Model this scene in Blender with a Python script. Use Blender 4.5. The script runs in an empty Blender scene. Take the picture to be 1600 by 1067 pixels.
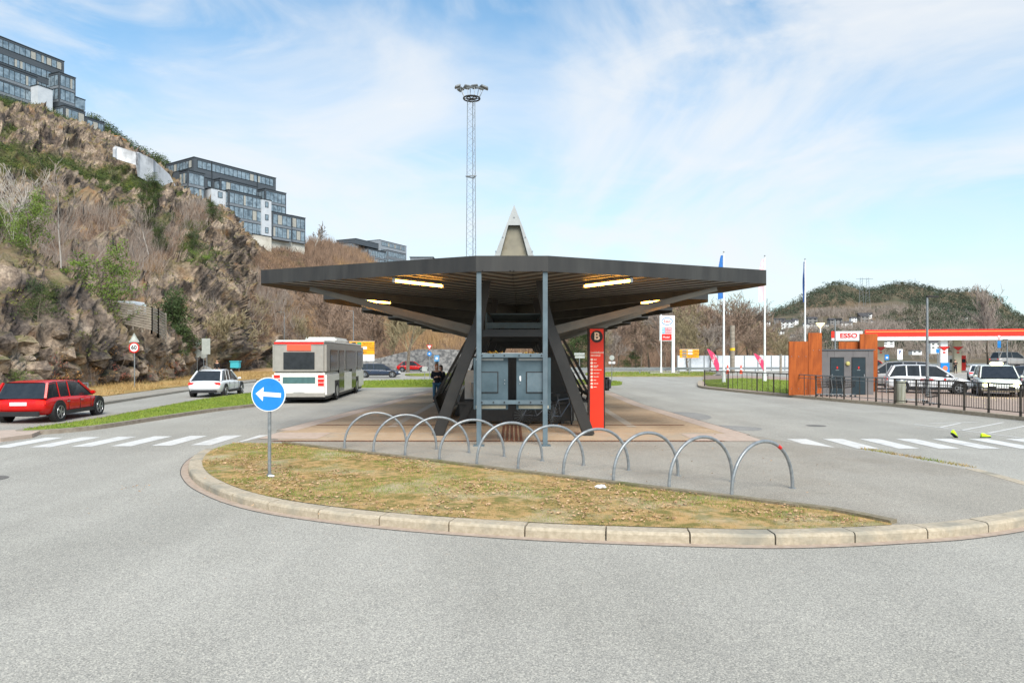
import bpy, bmesh, math, random
import numpy as np
from mathutils import Vector, Matrix
random.seed(7); RNG = np.random.default_rng(7)
S = bpy.context.scene; COL = S.collection
F = 1067.0; CX = 800.0; HY = 556.0; H = 2.25      # focal length and horizon used to take real sizes off the photo
R = math.radians
def G(px, py, z=0.0):                               # ground point seen at a photo pixel
    d = F*(H-z)/(py-HY); return ((px-CX)/F*d, d)
def P3(px, py, d): return Vector(((px-CX)/F*d, d, H-(py-HY)/F*d))

# ------------------------------------------------------------------ noise
def _h(ix, iy, iz, s):
    n = (ix*374761393 + iy*668265263 + iz*2147483647 + s*1274126177) & 0xffffffff
    n = ((n ^ (n >> 13))*1103515245 + 12345) & 0xffffffff
    n = (n ^ (n >> 16))*2246822519 & 0xffffffff
    return ((n ^ (n >> 15)) & 0xffffff)/float(0xffffff)
def vnoise(p, s=0):
    p = np.asarray(p, float); i = np.floor(p).astype(np.int64); f = p-i; f = f*f*(3-2*f); r = 0
    for a in (0, 1):
        for b in (0, 1):
            for c in (0, 1):
                w = (f[:,0] if a else 1-f[:,0])*(f[:,1] if b else 1-f[:,1])*(f[:,2] if c else 1-f[:,2])
                r = r+w*_h(i[:,0]+a, i[:,1]+b, i[:,2]+c, s)
    return r
def fbm(p, oct=4, s=0):
    r = 0; a = .5; q = np.asarray(p, float).copy(); t = 0
    for k in range(oct): r = r+a*vnoise(q, s+k); t += a; a *= .5; q = q*2.03+17.1
    return r/t
def cellnoise(p, s=0):                              # returns F1, F2 and the cell's random value
    p = np.asarray(p, float); i = np.floor(p).astype(np.int64)
    f1 = np.full(len(p), 9.); f2 = f1.copy(); cv = np.zeros(len(p))
    for a in (-1, 0, 1):
        for b in (-1, 0, 1):
            for c in (-1, 0, 1):
                jx, jy, jz = i[:,0]+a, i[:,1]+b, i[:,2]+c
                q = np.stack([jx+_h(jx,jy,jz,s), jy+_h(jx,jy,jz,s+1), jz+_h(jx,jy,jz,s+2)], 1)
                d = np.linalg.norm(q-p, axis=1); v = _h(jx,jy,jz,s+3)
                m = d < f1; f2 = np.where(m, f1, np.minimum(f2, d)); cv = np.where(m, v, cv); f1 = np.where(m, d, f1)
    return f1, f2, cv

# ------------------------------------------------------------------ materials
_M = {}
def M(name, col=(.5,.5,.5), col2=None, scale=4, rough=.65, metal=0, bump=0, bscale=40, col3=None, scale3=.6, alpha=None, emit=None, es=1, stretch=None, detail=4, lo=.35, hi=.65, spec=.5, trans=0):
    if name in _M: return _M[name]
    m = bpy.data.materials.new(name); m.use_nodes = True; nt = m.node_tree; N = nt.nodes; L = nt.links
    b = N['Principled BSDF']; b.inputs['Roughness'].default_value = rough; b.inputs['Metallic'].default_value = metal
    b.inputs['Specular IOR Level'].default_value = spec
    tc = N.new('ShaderNodeTexCoord'); vec = tc.outputs['Object']
    if stretch:
        mp = N.new('ShaderNodeMapping'); mp.inputs['Scale'].default_value = stretch; L.new(vec, mp.inputs[0]); vec = mp.outputs[0]
    def noise(sc, det=detail):
        n = N.new('ShaderNodeTexNoise'); n.inputs['Scale'].default_value = sc; n.inputs['Detail'].default_value = det; n.inputs['Roughness'].default_value = .6
        L.new(vec, n.inputs['Vector']); return n
    def ramp(src, a, c, c1, c2):
        r = N.new('ShaderNodeValToRGB'); r.color_ramp.elements[0].position = a; r.color_ramp.elements[1].position = c
        r.color_ramp.elements[0].color = (*c1, 1); r.color_ramp.elements[1].color = (*c2, 1); L.new(src, r.inputs[0]); return r
    if col2 is None: col2 = tuple(min(1, c*1.18) for c in col); col = tuple(c*.86 for c in col)
    r = ramp(noise(scale).outputs[0], lo, hi, col, col2); out = r.outputs[0]
    if col3:
        n3 = noise(scale3); mx = N.new('ShaderNodeMix'); mx.data_type = 'RGBA'
        rr = ramp(n3.outputs[0], .5, .68, (0,0,0), (1,1,1)); L.new(rr.outputs[0], mx.inputs[0]); L.new(out, mx.inputs[6]); mx.inputs[7].default_value = (*col3, 1); out = mx.outputs[2]
    L.new(out, b.inputs['Base Color'])
    if bump:
        bn = N.new('ShaderNodeBump'); bn.inputs['Strength'].default_value = bump; bn.inputs['Distance'].default_value = .02
        L.new(noise(bscale).outputs[0], bn.inputs['Height']); L.new(bn.outputs[0], b.inputs['Normal'])
    if emit: b.inputs['Emission Color'].default_value = (*emit, 1); b.inputs['Emission Strength'].default_value = es
    if alpha is not None: b.inputs['Alpha'].default_value = alpha
    if trans: b.inputs['Transmission Weight'].default_value = trans
    _M[name] = m; return m
def C8(r, g, b):                                     # sRGB 0..255 to linear
    return tuple(((c/255)/12.92 if c/255 < .04045 else ((c/255+.055)/1.055)**2.4) for c in (r, g, b))

# ------------------------------------------------------------------ objects
def props(o, label=None, cat=None, group=None, kind=None):
    for k, v in (('label', label), ('category', cat), ('group', group), ('kind', kind)):
        if v: o[k] = v
    return o
def thing(name, label, cat, loc=(0,0,0), rz=0, group=None):
    o = bpy.data.objects.new(name, None); COL.objects.link(o); o.empty_display_size = .2
    o.location = loc; o.rotation_euler = (0, 0, rz); return props(o, label, cat, group)
def mesh_obj(name, v, f, mat, parent=None, smooth=False):
    me = bpy.data.meshes.new(name)
    if isinstance(v, np.ndarray) and isinstance(f, np.ndarray):
        k = f.shape[1]; me.vertices.add(len(v)); me.vertices.foreach_set('co', v.astype(np.float32).ravel())
        me.loops.add(f.size); me.loops.foreach_set('vertex_index', f.astype(np.int32).ravel())
        me.polygons.add(len(f)); me.polygons.foreach_set('loop_start', np.arange(0, f.size, k, dtype=np.int32)); me.polygons.foreach_set('loop_total', np.full(len(f), k, np.int32))
        me.update(calc_edges=True)
    else:
        me.from_pydata([tuple(p) for p in v], [], [tuple(q) for q in f]); me.update()
    if smooth: me.polygons.foreach_set('use_smooth', [True]*len(me.polygons))
    if mat: me.materials.append(mat)
    o = bpy.data.objects.new(name, me); COL.objects.link(o)
    if parent: o.parent = parent
    return o
class MB:
    def __init__(s): s.v = []; s.f = []
    def add(s, v, f):
        n = len(s.v); s.v += [Vector(p) for p in v]; s.f += [tuple(i+n for i in q) for q in f]; return s
    def box(s, c, d, rz=0, mtx=None):
        x, y, z = d[0]/2, d[1]/2, d[2]/2; vs = [Vector((a*x, b*y, e*z)) for a in (-1,1) for b in (-1,1) for e in (-1,1)]
        m = mtx if mtx is not None else Matrix.Rotation(rz, 3, 'Z')
        vs = [m @ p+Vector(c) for p in vs]
        return s.add(vs, [(0,1,3,2),(4,6,7,5),(0,4,5,1),(2,3,7,6),(0,2,6,4),(1,5,7,3)])
    def b2(s, x0, x1, y0, y1, z0, z1): return s.box(((x0+x1)/2, (y0+y1)/2, (z0+z1)/2), (abs(x1-x0), abs(y1-y0), abs(z1-z0)))
    def beam(s, a, b, w, h, up=(0,0,1), w2=None, h2=None):     # rectangular bar from a to b
        a = Vector(a); b = Vector(b); t = (b-a).normalized(); u = Vector(up)
        if abs(t.dot(u)) > .99: u = Vector((0,1,0))
        sx = t.cross(u).normalized(); uy = sx.cross(t).normalized(); w2 = w if w2 is None else w2; h2 = h if h2 is None else h2
        vs = [p+sx*i*ww/2+uy*j*hh/2 for p, ww, hh in ((a,w,h),(b,w2,h2)) for i, j in ((-1,-1),(1,-1),(1,1),(-1,1))]
        return s.add(vs, [(0,3,2,1),(4,5,6,7),(0,1,5,4),(1,2,6,5),(2,3,7,6),(3,0,4,7)])
    def tube(s, pts, r, n=8, cap=True):
        pts = [Vector(p) for p in pts]; m = len(pts); rs = r if isinstance(r, (list, tuple)) else [r]*m; vs = []; ref = None
        for i, p in enumerate(pts):
            t = (pts[min(i+1, m-1)]-pts[max(i-1, 0)]).normalized()
            if ref is None: ref = Vector((0,0,1)) if abs(t.z) < .9 else Vector((1,0,0))
            a = t.cross(ref); a = a.normalized() if a.length > 1e-6 else Vector((1,0,0)); b = a.cross(t).normalized(); ref = b if abs(b.dot(t)) < .9 else ref
            for k in range(n):
                q = 2*math.pi*k/n; vs.append(p+(a*math.cos(q)+b*math.sin(q))*rs[i])
        fs = [(i*n+k, i*n+(k+1) % n, (i+1)*n+(k+1) % n, (i+1)*n+k) for i in range(m-1) for k in range(n)]
        if cap: fs += [tuple(range(n-1, -1, -1)), tuple((m-1)*n+k for k in range(n))]
        return s.add(vs, fs)
    def cyl(s, c, r, h, n=16, axis='Z', r2=None):
        c = Vector(c); r2 = r if r2 is None else r2; d = {'X': Vector((1,0,0)), 'Y': Vector((0,1,0)), 'Z': Vector((0,0,1))}[axis]
        return s.tube([c-d*h/2, c+d*h/2], [r, r2], n)
    def prism(s, poly, z0, z1, mtx=None):                       # poly in xy extruded z0..z1, optional 4x4
        n = len(poly); vs = [Vector((p[0], p[1], z0)) for p in poly]+[Vector((p[0], p[1], z1)) for p in poly]
        if mtx is not None: vs = [mtx @ p for p in vs]
        return s.add(vs, [tuple(range(n-1, -1, -1)), tuple(range(n, 2*n))]+[(i, (i+1) % n, n+(i+1) % n, n+i) for i in range(n)])
    def lathe(s, prof, n=20, c=(0,0,0)):
        c = Vector(c); vs = [c+Vector((r*math.cos(2*math.pi*k/n), r*math.sin(2*math.pi*k/n), z)) for r, z in prof for k in range(n)]
        return s.add(vs, [(i*n+k, i*n+(k+1) % n, (i+1)*n+(k+1) % n, (i+1)*n+k) for i in range(len(prof)-1) for k in range(n)])
    def blob(s, c, r, n=8, m=6, sq=(1,1,1)):
        c = Vector(c); pr = [(math.sin(math.pi*i/m), -math.cos(math.pi*i/m)) for i in range(m+1)]
        vs = [c+Vector((a*math.cos(2*math.pi*k/n)*r*sq[0], a*math.sin(2*math.pi*k/n)*r*sq[1], b*r*sq[2])) for a, b in pr for k in range(n)]
        return s.add(vs, [(i*n+k, i*n+(k+1) % n, (i+1)*n+(k+1) % n, (i+1)*n+k) for i in range(m) for k in range(n)])
    def build(s, name, mat, parent=None, smooth=False, bevel=0, seg=2):
        o = mesh_obj(name, s.v, s.f, mat, parent, False)
        if bevel:
            bm = bmesh.new(); bm.from_mesh(o.data); bmesh.ops.remove_doubles(bm, verts=bm.verts, dist=1e-5)
            bmesh.ops.bevel(bm, geom=[e for e in bm.edges if len(e.link_faces) == 2 and e.calc_face_angle(0) > .5], offset=bevel, segments=seg, affect='EDGES', clamp_overlap=True)
            bm.to_mesh(o.data); bm.free()
        if smooth:
            o.data.polygons.foreach_set('use_smooth', [True]*len(o.data.polygons))
            try: o.data.set_sharp_from_angle(angle=R(35))
            except Exception: pass
        return o
XZ = Matrix(((1,0,0,0),(0,0,-1,0),(0,1,0,0),(0,0,0,1)))        # maps poly xy -> xz, extrusion to -y
def text(name, body, size, mat, parent, loc, rot=(R(90),0,0), align='CENTER', ext=.004, sx=1, bold=0):
    c = bpy.data.curves.new(name, 'FONT'); c.body = body; c.size = size; c.align_x = align; c.align_y = 'CENTER'; c.extrude = ext; c.resolution_u = 3; c.offset = bold
    t = bpy.data.objects.new('tmp', c); COL.objects.link(t); dg = bpy.context.evaluated_depsgraph_get(); me = bpy.data.meshes.new_from_object(t.evaluated_get(dg))
    bpy.data.objects.remove(t); bpy.data.curves.remove(c); me.name = name; me.materials.clear(); me.materials.append(mat)
    o = bpy.data.objects.new(name, me); COL.objects.link(o); o.parent = parent; o.location = loc; o.rotation_euler = rot; o.scale = (sx, 1, 1); return o
def dup(root, loc, rz=None, label=None, scale=None):
    def cp(o, par):
        c = o.copy(); COL.objects.link(c); c.parent = par
        for ch in [q for q in o.children]: cp(ch, c)
        return c
    r = cp(root, None); r.location = loc
    if rz is not None: r.rotation_euler.z = rz
    if label: r['label'] = label
    if scale: r.scale = scale if isinstance(scale, (tuple, list)) else (scale,)*3
    return r
def catmull(pts, n=8, closed=False):
    pts = [Vector((*p[:2], 0)) for p in pts]; out = []; m = len(pts)
    for i in range(m if closed else m-1):
        g = (lambda j: pts[j % m]) if closed else (lambda j: pts[max(0, min(m-1, j))])
        p0, p1, p2, p3 = g(i-1), g(i), g(i+1), g(i+2)
        for k in range(n):
            t = k/n; out.append(.5*((2*p1)+(p2-p0)*t+(2*p0-5*p1+4*p2-p3)*t*t+(3*p1-p0-3*p2+p3)*t**3))
    if not closed: out.append(pts[-1])
    return out
def offset(pl, d, closed=False):                       # to the left of travel for d > 0
    out = []; m = len(pl)
    for i, p in enumerate(pl):
        p = Vector((p[0],p[1],0)); a = pl[(i-1) % m] if closed else pl[max(0, i-1)]; b = pl[(i+1) % m] if closed else pl[min(m-1, i+1)]
        t = (Vector((b[0],b[1],0))-Vector((a[0],a[1],0))).normalized(); out.append(p+Vector((-t.y, t.x, 0))*d)
    return out
def sheet(name, poly, z, mat, kind='structure', thick=0):
    from mathutils.geometry import tessellate_polygon
    pl = [Vector((p[0], p[1], 0)) for p in poly]; tr = tessellate_polygon([pl]); v = [(p.x, p.y, z) for p in pl]; f = [tuple(t) for t in tr]
    if thick:
        n = len(v); v += [(p.x, p.y, z-thick) for p in pl]; f += [(i, (i+1) % n, n+(i+1) % n, n+i) for i in range(n)]
    o = mesh_obj(name, v, f, mat); 
    bm = bmesh.new(); bm.from_mesh(o.data); bmesh.ops.recalc_face_normals(bm, faces=bm.faces); bm.to_mesh(o.data); bm.free()
    if o.data.polygons and not thick and o.data.polygons[0].normal.z < 0: o.data.flip_normals()
    if kind: o['kind'] = kind
    return o
def strip(name, la, lb, z, mat, z2=None):              # ribbon between two polylines
    n = len(la); v = [(p.x, p.y, z) for p in la]+[(p.x, p.y, z if z2 is None else z2) for p in lb]
    o = mesh_obj(name, v, [(i, i+1, n+i+1, n+i) for i in range(n-1)], mat); o['kind'] = 'structure'
    if o.data.polygons[0].normal.z < 0: o.data.flip_normals()
    return o

# common materials
mSteelDark = M('dark_painted_steel', C8(34,33,32), C8(46,44,42), scale=1.5, rough=.5, bump=.05, bscale=8, col3=C8(50,47,42), scale3=.8)
mFascia = M('fascia_steel', C8(38,37,36), C8(52,50,47), scale=.9, rough=.5, col3=C8(58,57,54), scale3=.7, stretch=(3,3,.5))
mDeck = M('corrugated_steel', C8(112,106,96), C8(128,122,110), scale=2, rough=.5)
mBeamLit = M('lamplit_beam_steel', C8(82,77,68), C8(98,92,80), scale=1.5, rough=.5, col3=C8(74,70,62), scale3=.9)  # lamp light on the beams put into a lighter olive base colour
mGrooveShade = M('groove_shade_paint', C8(40,38,36), C8(50,47,44), rough=.6)  # shade of the deck grooves as a flat dark colour
mGreyBlue = M('grey_blue_steel', C8(82,98,106), C8(98,113,120), scale=3, rough=.45, col3=C8(84,94,100))
mPanelBlue = M('panel_blue_grey', C8(58,76,84), C8(74,92,100), scale=2.5, rough=.5)
mGalv = M('galvanised_steel', C8(128,132,134), C8(152,156,158), scale=14, rough=.42, metal=.45)
mWhite = M('white_paint', C8(225,226,226), C8(238,238,238), rough=.5)
mBlack = M('black_plastic', C8(26,26,28), C8(36,36,38), rough=.5)
mRubber = M('rubber', C8(28,28,28), C8(38,38,38), rough=.85)
mGlass = M('dark_glass', (.018,.022,.026), (.028,.033,.038), rough=.12, spec=.45)
mConc = M('concrete', C8(150,146,138), C8(172,168,160), scale=3, rough=.85, bump=.3, bscale=60)
mRed = M('red_paint', C8(205,30,22), C8(215,38,28), rough=.35)
mBlueSign = M('sign_blue', C8(20,122,196), C8(28,130,204), rough=.4)
mOrangeSign = M('sign_orange', C8(240,160,8), C8(246,170,16), rough=.5)
mYellow = M('yellow', C8(236,190,30), rough=.5)
mGreen = M('sign_green', C8(40,150,80), rough=.5)
# ------------------------------------------------------------------ camera, light, sky
cam = bpy.data.cameras.new('camera'); co = bpy.data.objects.new('camera', cam); COL.objects.link(co); S.camera = co
co.location = (0, 0, H); co.rotation_euler = (R(90), 0, 0); cam.sensor_width = 36; cam.lens = 24.0
cam.shift_y = (HY-533.5)/1600; cam.clip_end = 9000; cam.clip_start = .1
SUN_EL, SUN_AZ = 46, 165                                  # degrees; azimuth clockwise from +Y
sun = bpy.data.lights.new('sun', 'SUN'); sun.energy = 3.2; sun.angle = R(38); sun.color = (1, .94, .86)
so = bpy.data.objects.new('sun', sun); COL.objects.link(so)
sd = Vector((math.sin(R(SUN_AZ))*math.cos(R(SUN_EL)), math.cos(R(SUN_AZ))*math.cos(R(SUN_EL)), math.sin(R(SUN_EL))))
so.rotation_euler = sd.to_track_quat('Z', 'Y').to_euler(); so.location = sd*50
W = bpy.data.worlds.new('World'); S.world = W; W.use_nodes = True; nt = W.node_tree; N = nt.nodes; L = nt.links
bg = N['Background']; bg.inputs[1].default_value = .1
sky = N.new('ShaderNodeTexSky'); sky.sky_type = 'NISHITA'; sky.sun_disc = False; sky.sun_elevation = R(SUN_EL); sky.sun_rotation = R(SUN_AZ); sky.ozone_density = 1.3; sky.air_density = 1.0; sky.dust_density = .6
tc = N.new('ShaderNodeTexCoord'); sp = N.new('ShaderNodeSeparateXYZ'); L.new(tc.outputs['Generated'], sp.inputs[0])
def math_(op, a, b=None, c=None, clamp=False):
    n = N.new('ShaderNodeMath'); n.operation = op; n.use_clamp = clamp
    for i, q in enumerate((a, b, c)):
        if q is None: continue
        if isinstance(q, (int, float)): n.inputs[i].default_value = q
        else: L.new(q, n.inputs[i])
    return n.outputs[0]
zc = math_('ADD', math_('MAXIMUM', sp.outputs[2], 0), .14)
cb = N.new('ShaderNodeCombineXYZ'); L.new(math_('DIVIDE', sp.outputs[0], zc), cb.inputs[0]); L.new(math_('DIVIDE', sp.outputs[1], zc), cb.inputs[1])
def cloud(rot, scl, off, nscale, dist, lo, hi, detail=7):
    mp = N.new('ShaderNodeMapping'); mp.inputs['Rotation'].default_value = (0, 0, R(rot)); mp.inputs['Scale'].default_value = scl; mp.inputs['Location'].default_value = off; L.new(tc.outputs['Generated'], mp.inputs[0])
    n = N.new('ShaderNodeTexNoise'); n.inputs['Scale'].default_value = nscale; n.inputs['Detail'].default_value = detail; n.inputs['Roughness'].default_value = .55; n.inputs['Distortion'].default_value = dist; L.new(mp.outputs[0], n.inputs['Vector'])
    r = N.new('ShaderNodeMapRange'); r.interpolation_type = 'SMOOTHSTEP'; L.new(n.outputs[0], r.inputs[0]); r.inputs[1].default_value = lo; r.inputs[2].default_value = hi; return r.outputs[0]
c1 = cloud(20, (1, 1, 2.2), (3.1, 1.7, .4), 1.6, 1.1, .42, .66)         # broad veils
c2 = cloud(-25, (1, 1.6, 3.4), (5.2, .3, 1.0), 2.4, 2.0, .46, .74, 10)    # streaks
low = N.new('ShaderNodeMapRange'); low.interpolation_type = 'SMOOTHSTEP'; L.new(sp.outputs[2], low.inputs[0]); low.inputs[1].default_value = .5; low.inputs[2].default_value = .0; low.inputs[3].default_value = 0; low.inputs[4].default_value = .92
left = N.new('ShaderNodeMapRange'); left.interpolation_type = 'SMOOTHSTEP'; L.new(sp.outputs[0], left.inputs[0]); left.inputs[1].default_value = .75; left.inputs[2].default_value = -.35; left.inputs[3].default_value = .68; left.inputs[4].default_value = 1
veil = math_('MULTIPLY', low.outputs[0], left.outputs[0])
cov = math_('SUBTRACT', 1, math_('MULTIPLY', math_('MULTIPLY', math_('SUBTRACT', 1, math_('MULTIPLY', c1, .8)), math_('SUBTRACT', 1, math_('MULTIPLY', c2, .6))), math_('SUBTRACT', 1, veil)), clamp=True)
hs = N.new('ShaderNodeMix'); hs.data_type = 'RGBA'; hs.blend_type = 'MULTIPLY'; hs.inputs[0].default_value = 1; L.new(sky.outputs[0], hs.inputs[6]); hs.inputs[7].default_value = (.90, 1.38, 1.43, 1)
mx = N.new('ShaderNodeMix'); mx.data_type = 'RGBA'; L.new(cov, mx.inputs[0]); L.new(hs.outputs[2], mx.inputs[6]); mx.inputs[7].default_value = (5.75, 5.9, 6.05, 1); L.new(mx.outputs[2], bg.inputs[0])
S.view_settings.view_transform = 'Standard'; S.view_settings.look = 'None'; S.view_settings.gamma = 1; S.view_settings.exposure = .68
S.cycles.max_bounces = 6; S.cycles.transparent_max_bounces = 12

# ------------------------------------------------------------------ ground, roads, island
def asphalt(name, a, b, c3, patch=.12, grain=75):
    m = bpy.data.materials.new(name); m.use_nodes = True; nt = m.node_tree; N = nt.nodes; L = nt.links; p = N['Principled BSDF']; p.inputs['Roughness'].default_value = .85; p.inputs['Specular IOR Level'].default_value = .3
    tc = N.new('ShaderNodeTexCoord')
    def noise(s, d=3, r=.6, st=None):
        n = N.new('ShaderNodeTexNoise'); n.inputs['Scale'].default_value = s; n.inputs['Detail'].default_value = d; n.inputs['Roughness'].default_value = r
        if st:
            mp = N.new('ShaderNodeMapping'); mp.inputs['Scale'].default_value = st; L.new(tc.outputs['Object'], mp.inputs[0]); L.new(mp.outputs[0], n.inputs['Vector'])
        else: L.new(tc.outputs['Object'], n.inputs['Vector'])
        return n.outputs[0]
    def ramp(src, *el):
        r = N.new('ShaderNodeValToRGB'); cr = r.color_ramp
        while len(cr.elements) < len(el): cr.elements.new(.5)
        for e, (q, c) in zip(cr.elements, el): e.position = q; e.color = (*c, 1)
        L.new(src, r.inputs[0]); return r.outputs[0]
    def mix(f, x, y, bt='MIX'):
        q = N.new('ShaderNodeMix'); q.data_type = 'RGBA'; q.blend_type = bt
        if isinstance(f, (int, float)): q.inputs[0].default_value = f
        else: L.new(f, q.inputs[0])
        L.new(x, q.inputs[6]); L.new(y, q.inputs[7]); return q.outputs[2]
    base = ramp(noise(.35, 5), (.35, a), (.65, b))
    big = ramp(noise(patch, 4), (.45, (1,1,1)), (.62, c3)); base = mix(1, base, big, 'MULTIPLY')
    track = ramp(noise(.6, 4, .5, (1, .12, 1)), (.40, (.93,.93,.93)), (.6, (1.05,1.05,1.05))); base = mix(1, base, track, 'MULTIPLY')
    g = ramp(noise(grain, 3, .9), (.30, (.45,.45,.46)), (.46, (.95,.95,.95)), (.56, (1.05,1.05,1.03)), (.70, (1.7,1.66,1.6))); base = mix(1, base, g, 'MULTIPLY')
    vc = N.new('ShaderNodeTexVoronoi'); vc.inputs['Scale'].default_value = grain*1.25; L.new(tc.outputs['Object'], vc.inputs['Vector']); sc3 = N.new('ShaderNodeSeparateColor'); L.new(vc.outputs['Color'], sc3.inputs[0])
    g2 = ramp(sc3.outputs[0], (0, (.62,.62,.62)), (.25, (.88,.88,.88)), (.75, (1.10,1.09,1.07)), (1, (1.5,1.48,1.42))); base = mix(1, base, g2, 'MULTIPLY')
    L.new(base, p.inputs['Base Color'])
    bn = N.new('ShaderNodeBump'); bn.inputs['Strength'].default_value = .25; bn.inputs['Distance'].default_value = .002; L.new(noise(grain*.8, 2, .7), bn.inputs['Height']); L.new(bn.outputs[0], p.inputs['Normal'])
    return m
mRoad = asphalt('road_asphalt', (.322,.308,.276), (.358,.343,.309), (.93,.93,.92))
mPave = asphalt('pavement_asphalt', (.30,.278,.24), (.35,.325,.285), (.80,.78,.75), .35, 90)
mPlat = asphalt('platform_paving', (.40,.29,.19), (.46,.34,.23), (.84,.82,.78), .5, 80)
mKerb = M('granite_kerb', (.38,.315,.225), (.50,.425,.315), scale=18, rough=.8, bump=.5, bscale=90, col3=(.27,.25,.2), scale3=1.3)
mGutter = M('gutter_stone', (.33,.25,.19), (.43,.34,.27), scale=9, rough=.85, bump=.3, bscale=70)
mPink = M('platform_edge_stone', (.40,.31,.245), (.48,.38,.31), scale=6, rough=.85, bump=.2, bscale=70)
mMark = M('road_marking', (.38,.37,.35), (.62,.61,.58), scale=22, rough=.8, col3=(.46,.45,.43), scale3=2.2, lo=.30, hi=.46, detail=7)
mDirt = M('bare_ground', (.10,.085,.05), (.17,.14,.08), scale=2, rough=.95, bump=.5, bscale=30)
def grassmat(name, greens, dry, sc=1.2, f=(.42,.6), dirt=None):
    return M(name, greens, dry, scale=sc, rough=.95, lo=f[0], hi=f[1], bump=.6, bscale=45, col3=dirt, scale3=.9, detail=8)
mWedge = grassmat('dry_grass_soil', (.17,.15,.035), (.42,.27,.11), 5, (.42,.58), (.42,.34,.22))
mLawn = grassmat('green_lawn', (.13,.20,.015), (.20,.24,.03), 1.5, (.4,.65))
sheet('ground', [(-3000,-300),(3000,-300),(3000,3000),(-3000,3000)], -.03, mDirt)
sheet('road', [(-95,-30),(160,-30),(160,135),(-95,135)], 0.0, mRoad)

front = [G(*p) for p in [(415,684),(385,692),(350,700),(318,710),(300,722),(294,737),(302,752),(320,765),(359,782),(410,796),(480,808),(569,819),(677,829),(803,838),(900,843),(1000,847),(1100,850),(1200,852),(1300,850),(1400,845),(1500,838),(1600,823),(1655,805),(1662,790),(1640,775),(1600,762),(1530,742)]]
kerb = catmull(front, 6)
sgn = 1
kin = offset(kerb, .25*sgn); 
if (kin[60]-Vector((0,14,0))).length > (kerb[60]-Vector((0,14,0))).length: sgn = -1; kin = offset(kerb, -.25)
axis = lambda y: .016*(y-16.1)
back = [Vector((*G(1348,712),0)), Vector((*G(1240,699),0)), Vector((6.35,18.6,0)), Vector((5.75,30,0)), Vector((5.9,45,0)), Vector((5.9,62,0)), Vector((-4.4,62,0)), Vector((-5.1,44,0)), Vector((-5.9,30,0)), Vector((-6.7,19.5,0))]
isl = list(kin)+back
ZI = .12
sheet('island_pavement', isl, ZI, mPave, thick=.2)
sheet('platform_surface', [(-6.5,19.0),(6.2,19.0),(5.65,30),(5.8,45),(5.8,61.9),(-4.3,61.9),(-5.0,44),(-5.75,30)], ZI+.004, mPlat)
sheet('platform_front', [(-5.9,17.2),(5.2,17.2),(6.2,19.0),(-6.5,19.0)], ZI+.004, M('tan_paving', (.38,.28,.18), (.43,.33,.23), scale=3, rough=.9, bump=.2, bscale=80, col3=(.35,.29,.22), scale3=.7))
ble = [Vector((-6.7,19.5,0)), Vector((-5.9,30,0)), Vector((-5.1,44,0)), Vector((-4.4,62,0))]; bri = [Vector((6.4,18.4,0)), Vector((5.75,30,0)), Vector((5.9,45,0)), Vector((5.9,62,0))]
strip('platform_edge', ble, [p+Vector((.55,0,0)) for p in ble], ZI+.008, mPink); strip('platform_edge', bri, [p-Vector((.55,0,0)) for p in bri], ZI+.008, mPink)
strip('platform_edge_face', [p-Vector((.02,0,0)) for p in ble], [p-Vector((.021,0,0)) for p in ble], 0, mKerb, ZI+.008); strip('platform_edge_face', [p+Vector((.02,0,0)) for p in bri], [p+Vector((.021,0,0)) for p in bri], 0, mKerb, ZI+.008)
mLight = M('light_paving_strip', (.45,.37,.28), (.52,.44,.34), scale=5, rough=.85)
for sx in (-3.6, 3.6):
    sheet('paving_strip', [(sx-.13,20.4),(sx+.13,20.4),(sx+.5+.13,60),(sx+.5-.13,60)], ZI+.009, mLight)
# warm tiles at the crossing ends
for x0, x1, y0, y1 in ((-6.5,-5.0,17.5,18.9), (4.6,6.3,17.0,18.6)):
    sheet('tactile_tiles', [(x0,y0),(x1,y0),(x1,y1),(x0,y1)], ZI+.010, mPink)
# drain slots across the platform and tactile strip
mSlot = M('drain_iron', C8(96,56,30), C8(116,70,40), scale=6, rough=.7)
mb = MB()
for y in (17.05, 21.0):
    for i in range(-70, 62):
        x = i*.085
        mb.b2(x, x+.05, y-.03, y+.03, ZI+.009, ZI+.013)
    mb.b2(-6, 5.3, y-.075, y-.035, ZI+.009, ZI+.012); mb.b2(-6, 5.3, y+.035, y+.075, ZI+.009, ZI+.012)
mb.build('drain_channel', mSlot)['kind'] = 'structure'
mb = MB()
for i in range(5): mb.b2(-.28+i*.12, -.21+i*.12, 17.2, 20.9, ZI+.009, ZI+.02)
props(mb.build('tactile_strip', M('brown_tactile', C8(112,74,56), C8(124,84,64))), kind='structure')
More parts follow.
